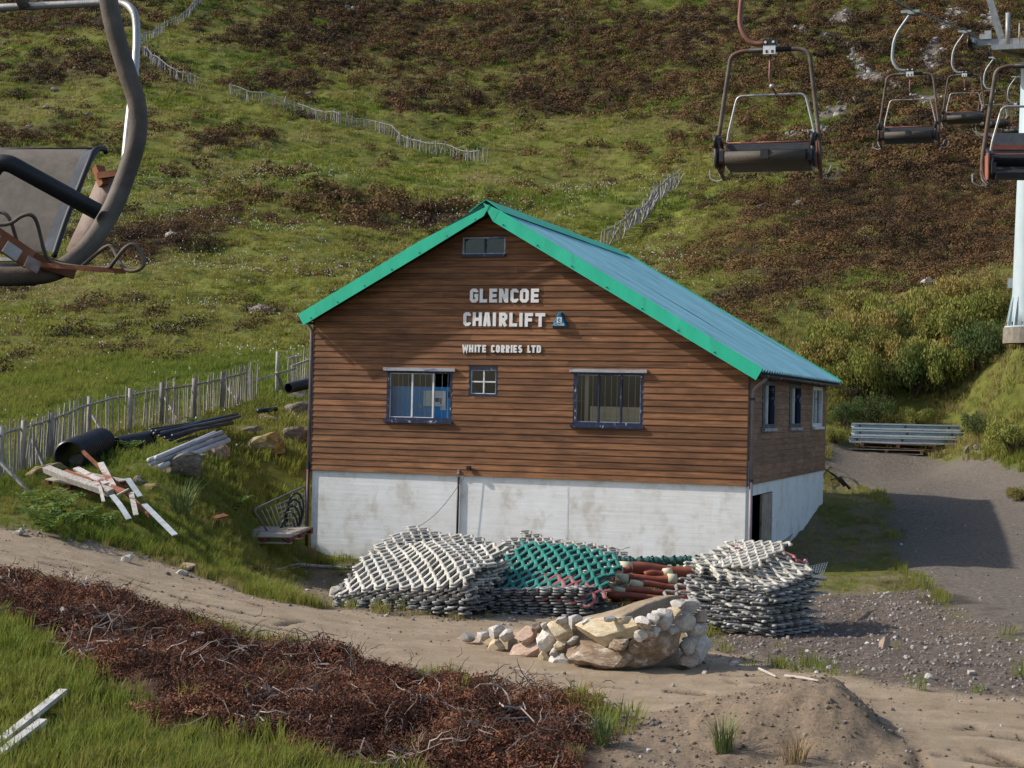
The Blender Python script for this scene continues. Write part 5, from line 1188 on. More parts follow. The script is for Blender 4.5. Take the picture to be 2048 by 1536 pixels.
hose('red hose with a cream cuff starting behind the ramp crest', (1262, 1167), (1390, 1176), .062, 'a', 28.7, 28.9)
hose('thin red hose second from the bottom of the heap', (1226, 1180), (1385, 1186), .058, 'a', 28.5, 28.7)
hose('lowest red hose just above the ramp crest', (1215, 1191), (1380, 1197), .06, '', 28.3, 28.5)
hose('cream-ended hose stub left of the fat hose', (1222, 1141), (1262, 1138), .07, 'a', 29.3, 29.4)
hose('hose at the back of the heap under the green roll', (1225, 1150), (1420, 1160), .11, '', 29.75, 29.95)
for i in range(3): hose(['left', 'middle', 'right'][i] + ' hose flat on the ground under the hose heap', (1222 + 4 * i, 1208 + 8 * i - 14 * (i == 0)), (1395, 1205 + 8 * i), .09, '', 29.2 - .45 * i, 29.3 - .45 * i)
a, b2 = P(1226, 1124, 30.0), P(1426, 1120, 30.1); mb = MB(); pts = [a.lerp(b2, i / 40) - a for i in range(41)]
o = thing('rolled_mat', 'rolled dark green mat on top of the hoses', 'slope mat', tuple(a)); mb.tube(pts, [.075 + .02 * math.sin(i * 1.9) + .008 * matr.uniform(-1, 1) for i in range(41)], 12).build('roll', 'mat_dark_green', o, True)
for i in range(9):
    q = a.lerp(b2, .06 + .11 * i) - a; MB().tube([q + Vector((.03 * math.sin(t_ * 2), .095 * math.cos(t_), .095 * math.sin(t_))) for t_ in [k * .7 for k in range(9)]], .014, 5).build('strand', 'mat_dark_green', o)
mb = MB().tube([P(1160 + 9 * i, 1097 + 3 * math.sin(i * 1.6), 31.5) for i in range(12)], .012, 5); tag(mb.build('wavy_wire', 'stick'), 'pale wavy wire against the white wall above the mats', 'wire')
# ---------------------------------------------------------------- chairlift: line, chairs, pylon
LINE0 = Vector((2.92, 19.0, EYE + 4.09)); LSTEP = Vector((4.95, 14.3, 2.62)); LAZ = -math.atan2(LSTEP.x, LSTEP.y)
def make_chair(label, loc, rz, group, facing_us=False, detail=True):
    c = thing('lift_chair', label, 'lift chair', tuple(loc), rz, group)
    nt_ = 10
    bail = rounded([(-.56, .30, -1.42), (-.585, .02, -1.30), (-.585, 0, -1.08), (-.45, 0, -.05), (-.33, 0, 0), (.33, 0, 0), (.45, 0, -.05), (.585, 0, -1.08), (.585, .02, -1.30), (.56, .30, -1.42)], .16, 6)
    MB().tube(bail, .025, nt_).build('bail', 'chair_tube', c, True)
    MB().tube([(-.24, 0, .002), (.24, 0, .002)], .03, 10).build('grip_sleeve', 'seat_black', c, True)
    sb = rounded([(-.50, .10, -1.12), (-.485, .12, -.92), (-.39, .12, -.49), (.39, .12, -.49), (.50, .12, -.92), (.52, .10, -1.12)], .07, 5)
    MB().tube(sb, .014, 8).build('safety_bar', 'chair_pale_tube', c, True)
    MB().tube([(0, .02, -.03), (-.005, .03, -.32), (.03, .06, -.42), (.06, .12, -.49)], .013, 8).build('hanger_strut', 'chair_rust_tube', c, True)
    mb = MB(); bm = bmesh.new(); bmesh.ops.create_icosphere(bm, subdivisions=2, radius=.03); me = bpy.data.meshes.new('ball'); bm.to_mesh(me); bm.free(); me.materials.append(MATS['lift_steel'])
    o = linkobj('ball', me, c); o.location = (.02, .05, -.405)
    cl = MB().box((-.07, -.05, -.055), (.07, .05, .045)).build('clamp', 'clamp_white', c)
    MB().box((-.075, -.055, .046), (.075, .055, .11)).build('clamp_plate', 'seat_black', cl)
    for x in (-.045, .045): MB().tube([(x, -.06, .08), (x, .06, .08)], .016, 8).build('bolt', 'clamp_white', cl)
    for x in (-.03, .035): MB().box((x - .012, -.054, -.04), (x + .012, -.0505, -.01)).build('slot', 'seat_black', cl)
    hg = rounded([(.0, 0, .078), (-.22, 0, .07), (-.36, 0, .28), (-.33, 0, .75), (-.05, 0, 1.15), (-.02, 0, 1.22)], .22, 7)
    MB().tube(hg, .03, nt_).build('hanger', 'chair_rust_tube' if 'nearest' in label else 'lift_steel', c, True)
    gr_ = MB().box((-.2, -.045, 1.22), (.16, .045, 1.27)); gr_.box((-.06, -.06, 1.19), (.06, .06, 1.2195)); gr_.build('grip', 'galvanised', c)
    # seat: slab tipped up, its underside to the rear; back rest rail over it
    def pad(y0, y1, z0, z1, hw, th, mat, name, par=c):
        d = Vector((0, y1 - y0, z1 - z0)); n = Vector((0, -d.z, d.y)).normalized() * th; mb = MB(); N_ = 6; prof = []
        for i in range(N_ + 1):
            t_ = i / N_; e = math.sin(math.pi * t_) ** .5 * .5 + .5; prof.append((y0 + d.y * t_ + n.y * e * .5, z0 + d.z * t_ + n.z * e * .5))
        for i in range(N_, -1, -1):
            t_ = i / N_; e = math.sin(math.pi * t_) ** .5 * .5 + .5; prof.append((y0 + d.y * t_ - n.y * e * .5, z0 + d.z * t_ - n.z * e * .5))
        return mb.prism(prof, lambda y, z, k: (-hw + 2 * hw * k, y, z)).build(name, mat, par)
    st = pad(-.14, .34, -1.235, -1.31, .475, .12, 'seat_black', 'seat')
    MB().tube([(-.455, -.15, -1.235), (.455, -.15, -1.235)], .068, 12).build('seat_roll', 'roll_pad', st, True)
    MB().box((-.045, -.225, -1.27), (.045, -.125, -1.16)).build('strap', 'seat_black', st)
    for x in (-.50, .50): MB().box((x - .025, -.17, -1.28), (x + .025, .32, -1.16)).build('seat_end', 'seat_black', st)
    bk = pad(-.02, .06, -1.155, -1.065, .47, .06, 'seat_black', 'backrest')
    MB().tube([(-.54, .10, -1.035), (.56, .10, -1.035)], .011, 8).build('cross_rail', 'chair_red_bar', c, True)
    for x in (-.57, .53):
        MB().tube(rounded([(x, -.14, -1.12), (x, -.2, -1.02), (x, .0, -.97), (x, .18, -1.05), (x, .12, -1.30), (x, -.10, -1.33), (x, -.14, -1.12)], .06, 4), .028, 8).build('armrest', 'seat_black', c, True)
    MB().box((.545, -.02, -1.35), (.56, .26, -1.05)).build('side_plate', 'chair_red_bar', c); MB().box((-.56, .05, -1.35), (-.545, .26, -1.1)).build('side_plate', 'chair_red_bar', c)
    for s_ in (-1, 1):
        MB().tube(rounded([(s_ * .56, .29, -1.42), (s_ * .66, .33, -1.44), (s_ * .74, .34, -1.40), (s_ * .74, .34, -1.30)], .03, 3), .008, 6).build('footrest', 'lift_steel', c)
        MB().tube(rounded([(s_ * .565, .25, -1.40), (s_ * .63, .38, -1.36), (s_ * .66, .40, -1.27)], .03, 3), .008, 6).build('footrest', 'lift_steel', c)
    if facing_us:
        MB().box((-.46, -.12, -1.30), (.46, -.09, -.76)).build('back_panel', 'grey_panel', c)
        for z in (-.93, -1.24): MB().box((-.47, -.085, z - .03), (.47, -.06, z + .03)).build('panel_rail', 'chair_red_bar', c)
    return c
nms = ['nearest hanging lift chair over the roof', 'second hanging lift chair along the line', 'third hanging lift chair along the line', 'fourth hanging lift chair beside the pylon head', 'fifth and farthest hanging lift chair behind the pylon', 'sixth hanging lift chair behind the pylon']
hz = [4.09, 6.76, 9.67, 12.05, 14.2]; hx_ = [(1540, 19.0), (1820, 33.3), (1929, 47.6), (1987, 62.0), (2031, 76.3)]; hy = [100, 148, 150, 182, 208]
CH = []
for i in range(5):
    px, d = hx_[i]; p = P(px, hy[i], d); CH.append(p); make_chair(nms[i], p, LAZ, 'chairs of the uphill line')
# returning chair, facing the camera, cut by the right edge
P_R = P(2072, 132, 19.3); make_chair('lift chair facing the camera cut off by the right picture edge', P_R, LAZ + math.pi + R(12), 'chairs of the downhill line', True)
# haul rope of the uphill line
grips = [p + Vector((0, 0, 1.285)) for p in CH]
r0 = grips[0] - (grips[1] - grips[0]) * 1.6; rN = grips[-1] + (grips[-1] - grips[-2]) * 6
mb = MB().tube([r0] + grips + [rN], .022, 6); tag(mb.build('haul_rope', 'black', None, True), 'dark steel haul rope carrying the hanging chairs uphill', 'rope')
g2 = P_R + Vector((0, 0, 1.285)); dl = (grips[2] - grips[1]).normalized()
mb = MB().tube([g2 - dl * 22, g2, g2 + dl * 160], .016, 6); tag(mb.build('haul_rope', 'black', None, True), 'return haul rope past the right picture edge', 'rope')
# pylon
gpy = G(2044, 656, 40.); PX = P(2058, 645, 52.3); PB = Vector((PX.x, PX.y, P(2035, 655, 52.3).z))
TOPZ = P(2060, 90, 52.3).z
py = thing('lift_pylon', 'pale grey tubular lift pylon with cross-arm at the right edge', 'pylon', tuple(PB), LAZ)
Lp = TOPZ - PB.z
MB().tube([(0, 0, 0), (0, 0, .5), (0, 0, 1.1), (0, 0, Lp * .5), (0, 0, Lp + .1)], [.62, .56, .52, .44, .36], 32).build('tube', 'pylon_paint', py, True)
for k in range(14):
    a = 2 * math.pi * k / 14; ca_, sa_ = math.cos(a), math.sin(a)
    q = [(.50, 0), (.70, 0), (.70, .08), (.54, .95)]; mb = MB()
    mb.add([(ca_ * x - sa_ * s_, sa_ * x + ca_ * s_, z) for s_ in (-.02, .02) for x, z in q], [(0, 1, 2, 3), (7, 6, 5, 4), (0, 4, 5, 1), (1, 5, 6, 2), (2, 6, 7, 3), (3, 7, 4, 0)]).build('gusset', 'pylon_paint', py)
MB().tube([(0, 0, -.02), (0, 0, .035)], .74, 32).build('base_plate', 'pylon_paint', py, True)
mb = MB().tube([(0, 0, -.5), (0, 0, -.0205)], .78, 20); mb.build('footing', 'concrete', py)
for k in range(12): a = 2 * math.pi * (k + .5) / 12; MB().tube([(.68 * math.cos(a), .68 * math.sin(a), .03), (.68 * math.cos(a), .68 * math.sin(a), .16)], .025, 6).build('anchor_bolt', 'rust', py)
for zf in (.32, .62): MB().tube([(0, 0, Lp * zf), (0, 0, Lp * zf + .04)], .52 - .17 * zf, 32).build('weld_flange', 'pylon_paint', py, True)
MB().box((-.66, -.1, Lp * .14), (-.5, .1, Lp * .14 + .3)).build('terminal_box', 'galvanised', py)
# local frame: x across the line, y along it
inv = py.matrix_basis.inverted() if False else (Matrix.Translation(PB) @ Matrix.Rotation(LAZ, 4, 'Z')).inverted()
sh_w = P(1946, 84, 52.0); sl = inv @ sh_w
MB().box((sl.x + .12, sl.y - .09, sl.z - .14), (1.6, sl.y + .09, sl.z + .04)).build('cross_arm', 'lift_steel', py)
mb = MB().box((sl.x + .35, sl.y - .16, sl.z + .0401), (sl.x + .55, sl.y + .16, sl.z + .3)).box((sl.x + .2, sl.y - .14, sl.z + .0402), (sl.x + .345, sl.y + .14, sl.z + .2)); mb.build('bearing', 'galvanised', py)
for j in (-1.2, -.72, -.24, .24, .72, 1.2):
    ax = Vector((sl.x, sl.y + j * .9, sl.z + .12 * 0 + j * .16)); whl = MB().tube([ax + Vector((-.07, 0, 0)), ax + Vector((-.045, 0, 0)), ax + Vector((0, 0, 0)), ax + Vector((.045, 0, 0)), ax + Vector((.07, 0, 0))], [.22, .22, .17, .22, .22], 20).build('sheave', 'black', py, True)
    MB().tube([ax + Vector((-.09, 0, 0)), ax + Vector((.11, 0, 0))], .06, 10).build('hub', 'lift_steel', whl, True)
MB().bar((sl.x + .09, sl.y - 1.3, sl.z - .21), (sl.x + .09, sl.y + 1.3, sl.z + .21), .05, .14).build('sheave_beam', 'lift_steel', py)
a, b2 = inv @ P(2006, 88, 52.2), inv @ P(1968, -40, 52.2); MB().bar(a, b2, .20, .2, (0, 1, 0)).build('lifting_frame', 'lift_steel', py)
pl = inv @ P(2035, 95, 51.5)
for i in range(4): MB().box((pl.x - .75 + .38 * i, pl.y - .5, pl.z - .05), (pl.x - .39 + .38 * i, pl.y + 1.2, pl.z)).build('platform_plank', 'platform_wood', py)
MB().box((pl.x - .75, pl.y - .55, pl.z - .15), (pl.x + .8, pl.y - .501, pl.z + .01)).build('platform_edge', 'lift_steel', py)
a, b2 = inv @ P(2015, 92, 51.6), inv @ P(2016, 26, 51.6); MB().tube([a, b2], .07, 10).build('rail_post', 'lift_steel', py, True)
a, b2 = inv @ P(2038, 92, 51.3), inv @ P(2039, 46, 51.3); MB().tube([a, b2], .022, 8).build('rail_post', 'flaking_white', py, True)
a, b2 = inv @ P(2000, 100, 51.6), inv @ P(2042, 112, 52.2); MB().bar(a, b2, .1, .12).build('brace', 'lift_steel', py)

# ---------------------------------------------------------------- chair close to the camera on the left
o0 = P(100, 400, 4.7)
fc = thing('lift_chair', 'rusty lift chair close up at the left picture edge', 'lift chair', tuple(o0))
def q_(px, py, d): return P(px, py, d) - o0
def cat(pts, n=6):                                    # smooth curve through the points
    pts = [Vector(p) for p in pts]; out = []
    for i in range(len(pts) - 1):
        p0, p1, p2, p3 = pts[max(0, i - 1)], pts[i], pts[i + 1], pts[min(len(pts) - 1, i + 2)]
        for k in range(n):
            t_ = k / n; out.append(.5 * ((2 * p1) + (p2 - p0) * t_ + (2 * p0 - 5 * p1 + 4 * p2 - p3) * t_ ** 2 + (3 * p1 - p0 - 3 * p2 + p3) * t_ ** 3))
    return out + [pts[-1]]
MB().tube(cat([q_(208, -80, 4.62), q_(217, 0, 4.62), q_(232, 70, 4.62), q_(256, 150, 4.62), q_(274, 210, 4.62), q_(274, 275, 4.61), q_(252, 350, 4.58), q_(218, 430, 4.54), q_(170, 500, 4.5), q_(115, 540, 4.46), q_(50, 552, 4.44), q_(-60, 552, 4.42)]), .0262, 16).build('bail', 'chair_tube', fc, True)
MB().tube(cat([q_(-200, 22, 5.05), q_(0, 15, 5.0), q_(180, 7, 4.95), q_(240, 6, 4.93), q_(266, 22, 4.9), q_(273, 60, 4.88), q_(270, 140, 4.84), q_(258, 240, 4.78), q_(250, 320, 4.72)]), .0115, 12).build('safety_bar', 'chair_pale_tube', fc, True)
MB().tube([q_(20, -40, 4.96), q_(50, 16, 4.97)], .016, 10).build('hanger_strut', 'chair_tube', fc, True)
# back panel, curved over at the top
def panel(rows, cols, th, name, mat, par=fc):
    nr, nc = len(rows), cols; vs, fs = [], []
    for s_ in (0, th):
        for (a, b2) in rows:
            for j in range(nc): p = a.lerp(b2, j / (nc - 1)); vs.append(p + Vector((0, s_, 0)))
    n1 = nr * nc
    for i in range(nr - 1):
        for j in range(nc - 1):
            k = i * nc + j; fs += [(k, k + 1, k + nc + 1, k + nc), (n1 + k, n1 + k + nc, n1 + k + nc + 1, n1 + k + 1)]
    for i in range(nr - 1): k = i * nc; fs += [(k, k + nc, n1 + k + nc, n1 + k), (k + nc - 1, n1 + k + nc - 1, n1 + k + 2 * nc - 1, k + 2 * nc - 1)]
    for j in range(nc - 1): fs += [(j, n1 + j, n1 + j + 1, j + 1), ((nr - 1) * nc + j, (nr - 1) * nc + j + 1, n1 + (nr - 1) * nc + j + 1, n1 + (nr - 1) * nc + j)]
    return MB().add(vs, fs).build(name, mat, par, True)
rows = [(-260, 296, 178, 296, 4.98), (-260, 302, 172, 302, 4.93), (-260, 320, 163, 320, 4.89), (-260, 370, 142, 370, 4.84), (-260, 430, 117, 430, 4.78), (-260, 500, 88, 500, 4.70), (-260, 506, 86, 506, 4.70)]
smooth_by_angle(panel([(q_(a, b2, e + .02), q_(c, d, e)) for a, b2, c, d, e in rows], 8, .022, 'backrest', 'seat_pad'), 50)
rows = [(170, 297, 205, 297, 4.985), (164, 303, 196, 304, 4.925), (156, 322, 182, 324, 4.885), (136, 370, 164, 370, 4.832), (113, 430, 139, 432, 4.772), (84, 500, 112, 505, 4.692)]
smooth_by_angle(panel([(q_(a, b2, e - .004), q_(c, d, e - .004)) for a, b2, c, d, e in rows], 3, .012, 'edge_strip', 'grey_panel'), 50)
MB().tube(cat([q_(212, 304, 4.99), q_(207, 298, 4.97), q_(190, 300, 4.92), q_(178, 325, 4.87), q_(158, 375, 4.82), q_(132, 440, 4.76), q_(108, 512, 4.68)]), .0085, 8).build('edge_trim', 'seat_black', fc, True)
MB().tube([q_(-100, 299, 4.975), q_(200, 299, 4.965)], .006, 8).build('top_trim', 'seat_black', fc, True)
MB().tube(rounded([q_(-60, 400, 4.42), q_(-4, 326, 4.40), q_(18, 326, 4.40), q_(196, 424, 4.50)], .05, 5), .0235, 12).build('armrest', 'seat_black', fc, True)
rows = [(196, 352, 240, 348, 4.70), (178, 395, 225, 400, 4.68), (160, 440, 204, 450, 4.64), (132, 500, 150, 515, 4.58)]
panel([(q_(a, b2, e), q_(c, d, e - .02)) for a, b2, c, d, e in rows], 3, .008, 'side_plate', 'chair_plate')
rows = [(120, 330, 205, 335, 4.78)]
MB().bar(q_(198, 352, 4.68), q_(236, 346, 4.66), .02, .018).build('bracket', 'rust', fc); MB().bar(q_(196, 335, 4.70), q_(210, 372, 4.68), .03, .02).build('bracket', 'rust', fc)
MB().bar(q_(-60, 520, 4.72), q_(98, 518, 4.66), .03, .010).build('seat_edge', 'chair_pale_tube', fc)
MB().bar(q_(-60, 440, 4.30), q_(60, 520, 4.40), .018, .05).build('seat_frame', 'rust', fc); MB().bar(q_(55, 516, 4.40), q_(150, 545, 4.46), .02, .035).build('seat_frame', 'rust', fc)
for (ax, ay), (bx, by) in (((10, 492), (38, 512)), ((52, 522), (78, 536)), ((-30, 462), (-5, 482))): MB().bar(q_(ax, ay, 4.285 + ax * .0007), q_(bx, by, 4.29 + bx * .0007), .006, .032).build('cover_plate', 'flaking_white', fc)
MB().tube([q_(-120, 545, 4.6), q_(70, 550, 4.5)], .03, 10).build('seat_roll', 'seat_black', fc, True)
MB().tube(cat([q_(-40, 440, 4.3), q_(-10, 449, 4.3), q_(20, 447, 4.3), q_(44, 432, 4.3), q_(62, 430, 4.3), q_(74, 446, 4.32), q_(88, 500, 4.36), q_(102, 522, 4.38), q_(150, 533, 4.36), q_(212, 536, 4.34), q_(228, 524, 4.32), q_(248, 498, 4.3), q_(266, 489, 4.3), q_(280, 503, 4.3), q_(288, 527, 4.3), q_(276, 540, 4.3), q_(256, 541, 4.31), q_(240, 526, 4.33), q_(226, 498, 4.35), q_(211, 494, 4.36), q_(162, 534, 4.4)], 4), .0052, 8).build('footrest', 'chair_tube', fc, True)
MB().tube(cat([q_(-30, 432, 4.36), q_(0, 424, 4.36), q_(18, 436, 4.36), q_(30, 470, 4.38), q_(38, 500, 4.4)], 4), .0052, 8).build('footrest', 'chair_tube', fc, True)
MB().bar(q_(60, 528, 4.38), q_(250, 543, 4.33), .012, .012).build('footrest_bar', 'rust', fc)
# ---------------------------------------------------------------- plants and loose cover
def leaf_mat(name, stops, tr_=.25, rough=.75):
    """leaf colours run along the per-plant attribute tint, with a little scatter"""
    m, t, b = nodes_of(name); at = N(t, 'ShaderNodeAttribute', attribute_name='tint', attribute_type='INSTANCER')
    f = noise(t, coords(t, 'Object'), 6, 3); mm = N(t, 'ShaderNodeMath', operation='MULTIPLY_ADD'); mm.inputs[1].default_value = .35; t.links.new(f, mm.inputs[0])
    ad = N(t, 'ShaderNodeMath', operation='SUBTRACT'); ad.inputs[1].default_value = .175; t.links.new(at.outputs['Fac'], ad.inputs[0]); t.links.new(ad.outputs[0], mm.inputs[2])
    c = ramp(t, mm.outputs[0], stops); t.links.new(c, b.inputs['Base Color']); b.inputs['Roughness'].default_value = rough; b.inputs['Specular IOR Level'].default_value = .2
    if tr_:
        tl_ = t.nodes.new('ShaderNodeBsdfTranslucent'); t.links.new(c, tl_.inputs[0]); mx = t.nodes.new('ShaderNodeMixShader'); mx.inputs[0].default_value = tr_
        t.links.new(b.outputs[0], mx.inputs[1]); t.links.new(tl_.outputs[0], mx.inputs[2]); t.links.new(mx.outputs[0], t.nodes['Material Output'].inputs[0])
    return m
leaf_mat('grass_blades', [(0, (.035, .05, .014)), (.12, (.10, .14, .026)), (.25, (.155, .21, .032)), (.45, (.205, .222, .038)), (.7, (.255, .235, .06)), (1, (.33, .27, .12))], .42)  # darkest stop gives the upper grass its painted cloud shade
leaf_mat('heather_leaf', [(0, (.018, .013, .007)), (.3, (.058, .034, .015)), (.6, (.135, .070, .027)), (.85, (.15, .10, .03)), (1, (.12, .12, .028))], .1)  # browns set darker, standing in for cloud shade on the hill
leaf_mat('cotton_white', [(0, (.6, .6, .55)), (1, (.8, .8, .76))], .2)
leaf_mat('peat_fibre', [(0, (.035, .018, .012)), (.4, (.11, .045, .026)), (.7, (.21, .085, .044)), (1, (.30, .15, .08))], .1)
leaf_mat('root_pale', [(0, (.12, .085, .065)), (.6, (.22, .17, .14)), (1, (.36, .30, .26))], 0)
leaf_mat('pebble', [(0, (.12, .10, .085)), (.5, (.28, .25, .22)), (1, (.55, .52, .48))], 0)
leaf_mat('shrub_leaf', [(0, (.035, .06, .012)), (.4, (.085, .125, .02)), (.7, (.15, .16, .03)), (1, (.20, .13, .04))], .3)
leaf_mat('fern_leaf', [(0, (.06, .11, .02)), (1, (.15, .21, .03))], .3)
pr = random.Random(77)
def tuft(n, hgt, spread, wid, lean, mat, segs=2):
    mb = MB()
    for _ in range(n):
        a = pr.uniform(0, 6.283); r_ = spread * math.sqrt(pr.random()); bx, by = r_ * math.cos(a), r_ * math.sin(a); h_ = hgt * pr.uniform(.55, 1.1)
        la = a + pr.gauss(0, .9); ln = lean * pr.uniform(.2, 1.2) * h_; dx, dy = math.cos(la) * ln, math.sin(la) * ln; px_, py_ = -math.sin(la) * wid / 2, math.cos(la) * wid / 2
        mb.add([(bx - px_, by - py_, -.03), (bx + px_, by + py_, -.03), (bx + dx * .35 + px_ * .8, by + dy * .35 + py_ * .8, h_ * .6), (bx + dx * .35 - px_ * .8, by + dy * .35 - py_ * .8, h_ * .6), (bx + dx, by + dy, h_)],
               [(0, 1, 2, 3), (3, 2, 4)])
    return mb.mesh('tuft', mat)
def clump(n, rx, rz, size, mat, up=.3, inner=.55):
    mb = MB()
    for _ in range(n):
        v = Vector((pr.gauss(0, 1), pr.gauss(0, 1), abs(pr.gauss(0, .8)))).normalized(); r_ = pr.uniform(inner, 1.05)
        c = Vector((v.x * rx * r_, v.y * rx * r_, v.z * rz * r_)); nn = (v + Vector((pr.gauss(0, .6), pr.gauss(0, .6), pr.gauss(0, .6) + up))).normalized()
        x = nn.orthogonal().normalized(); x = (Matrix.Rotation(pr.uniform(0, 6.28), 3, nn) @ x); y = nn.cross(x); s_ = size * pr.uniform(.6, 1.3)
        mb.add([c - x * s_ * .5, c + y * s_ * .28, c + x * s_ * .6, c - y * s_ * .28], [(0, 1, 2, 3)])
    return mb.mesh('clump', mat)
def tangle(n, L_, r_, mat):
    mb = MB()
    for _ in range(n):
        p = Vector((pr.uniform(-.25, .25), pr.uniform(-.25, .25), pr.uniform(0, .12))); d = Vector((pr.gauss(0, 1), pr.gauss(0, 1), pr.gauss(.05, .3))).normalized(); pts = [p.copy()]
        for _ in range(5): d = (d + Vector((pr.gauss(0, .45), pr.gauss(0, .45), pr.gauss(-.12, .3)))).normalized(); p = p + d * L_ / 5 * pr.uniform(.7, 1.2); pts.append(p.copy())
        q = r_ * pr.uniform(.5, 1.3); mb.tube(pts, [q, q, q * .9, q * .75, q * .55, q * .3], 3, caps=False)
    return mb.mesh('tangle', mat)
def dots(n, sp_, r_, mat):
    mb = MB()
    for _ in range(n):
        c = Vector((pr.gauss(0, sp_), pr.gauss(0, sp_), pr.uniform(.16, .34))); s_ = r_ * pr.uniform(.7, 1.3)
        mb.add([c + Vector(q) * s_ for q in ((1, 0, 0), (-1, 0, 0), (0, 1, 0), (0, -1, 0), (0, 0, 1.2), (0, 0, -1.2))], [(0, 2, 4), (2, 1, 4), (1, 3, 4), (3, 0, 4), (2, 0, 5), (1, 2, 5), (3, 1, 5), (0, 3, 5)])
    return mb.mesh('dots', mat)
def pebble(seed):
    me = rock_mesh('pebble', seed, 'pebble', 1, 5, .08); return me
GN = {}
def scatter(name, X, Y, zoff, scl, tint, meshes, label, cat, tilt=.12, flat=None):
    n = len(X); Z = H(X, Y) + zoff; me = bpy.data.meshes.new(name); me.vertices.add(n)
    me.vertices.foreach_set('co', np.stack([X, Y, Z], -1).astype(np.float32).ravel())
    rot = np.stack([RS.normal(0, tilt, n), RS.normal(0, tilt, n), RS.uniform(0, 6.283, n)], -1).astype(np.float32)
    sc3 = np.stack([scl * RS.uniform(.85, 1.15, n), scl * RS.uniform(.85, 1.15, n), scl * RS.uniform(.75, 1.2, n)], -1).astype(np.float32)
    me.attributes.new('rot', 'FLOAT_VECTOR', 'POINT').data.foreach_set('vector', rot.ravel())
    me.attributes.new('scl', 'FLOAT_VECTOR', 'POINT').data.foreach_set('vector', sc3.ravel())
    me.attributes.new('idx', 'INT', 'POINT').data.foreach_set('value', RS.randint(0, len(meshes), n).astype(np.int32))
    me.attributes.new('tint', 'FLOAT', 'POINT').data.foreach_set('value', np.clip(tint, 0, 1).astype(np.float32))
    c = bpy.data.collections.new(name + '_kinds')
    for i, mm in enumerate(meshes): c.objects.link(bpy.data.objects.new('%s_kind_%02d' % (name, i), mm))
    ng = bpy.data.node_groups.new(name, 'GeometryNodeTree'); ng.interface.new_socket('Geometry', in_out='INPUT', socket_type='NodeSocketGeometry'); ng.interface.new_socket('Geometry', in_out='OUTPUT', socket_type='NodeSocketGeometry')
    gi, go = ng.nodes.new('NodeGroupInput'), ng.nodes.new('NodeGroupOutput'); ip = ng.nodes.new('GeometryNodeInstanceOnPoints'); ci = ng.nodes.new('GeometryNodeCollectionInfo')
    ci.inputs['Collection'].default_value = c; ci.inputs['Separate Children'].default_value = True; ci.inputs['Reset Children'].default_value = True; ip.inputs['Pick Instance'].default_value = True
    def na(nm, ty): q = ng.nodes.new('GeometryNodeInputNamedAttribute'); q.data_type = ty; q.inputs['Name'].default_value = nm; return q.outputs['Attribute']
    er = ng.nodes.new('FunctionNodeEulerToRotation'); l = ng.links.new
    l(gi.outputs[0], ip.inputs['Points']); l(ci.outputs[0], ip.inputs['Instance']); l(na('idx', 'INT'), ip.inputs['Instance Index'])
    l(na('rot', 'FLOAT_VECTOR'), er.inputs[0]); l(er.outputs[0], ip.inputs['Rotation']); l(na('scl', 'FLOAT_VECTOR'), ip.inputs['Scale']); l(ip.outputs[0], go.inputs[0])
    o = linkobj(name, me); md = o.modifiers.new('scatter', 'NODES'); md.node_group = ng
    return tag(o, label, cat, None, 'stuff')
def sample(n, y0, y1, u=.37):
    Y = np.sqrt(RS.uniform(y0 * y0, y1 * y1, n)); return RS.uniform(-u, u, n) * Y, Y
def area(y0, y1, u=.37): return u * (y1 * y1 - y0 * y0)
def keep(X, Y, p): k = RS.rand(len(X)) < p; return X[k], Y[k]
BPOLY = [tuple(bld(u_, v_, 0)[:2]) for u_, v_ in ((UL - .12, -.08), (.16, -.08), (.16, DEPTH + .2), (UL - .12, DEPTH + .2))]
def free(X, Y): return poly_sd(X, Y, BPOLY) < 0
NEAR_TUFT = [tuft(26, .26, .13, .012, .55, 'grass_blades') for _ in range(4)]
MID_TUFT = [tuft(22, .26, .20, .022, .6, 'grass_blades') for _ in range(4)]
FAR_TUFT = [tuft(26, .19, .45, .05, 1.1, 'grass_blades') for _ in range(4)]
HEA = [clump(300, .55, .48, .08, 'heather_leaf') for _ in range(4)]
HEA_FAR = [clump(190, .60, .52, .13, 'heather_leaf') for _ in range(3)]
def gtint(X, Y): return fbm(X, Y, 7, 3, .6, 61) * .8 + RS.normal(.10, .10, len(X)) - blobs(X, Y, BRIGHT) * .24 + .11 - .12 * sstep(52, 40, Y) + .12 * sstep(50, 80, Y) + .06 * sstep(90, 150, Y) - .5 * sstep(.44, .60, fbm(X, Y, 5, 4, .65, 64)) * sstep(75, 150, Y) + .45 * sstep(-.3, .5, poly_sd(X, Y, FLANK)) + .4 * sstep(.55, .68, fbm(X, Y, 2.2, 3, .6, 63)) * sstep(34, 30, Y)  # upper grass darkened in patches in place of cloud shade
def grassy(X, Y):
    tr_, ya, gr, fo, de, sp_ = region_masks(X, Y)
    return np.clip(1 - np.maximum.reduce([tr_ * 1.0, ya, gr * .996, fo * .985, de * (.99 - .12 * sstep(.55, .7, fbm(X, Y, 1.3, 3, .6, 99))), sp_ * .995, .95 * (X > 2.2) * (Y < 27.6)]), 0, 1) * free(X, Y)
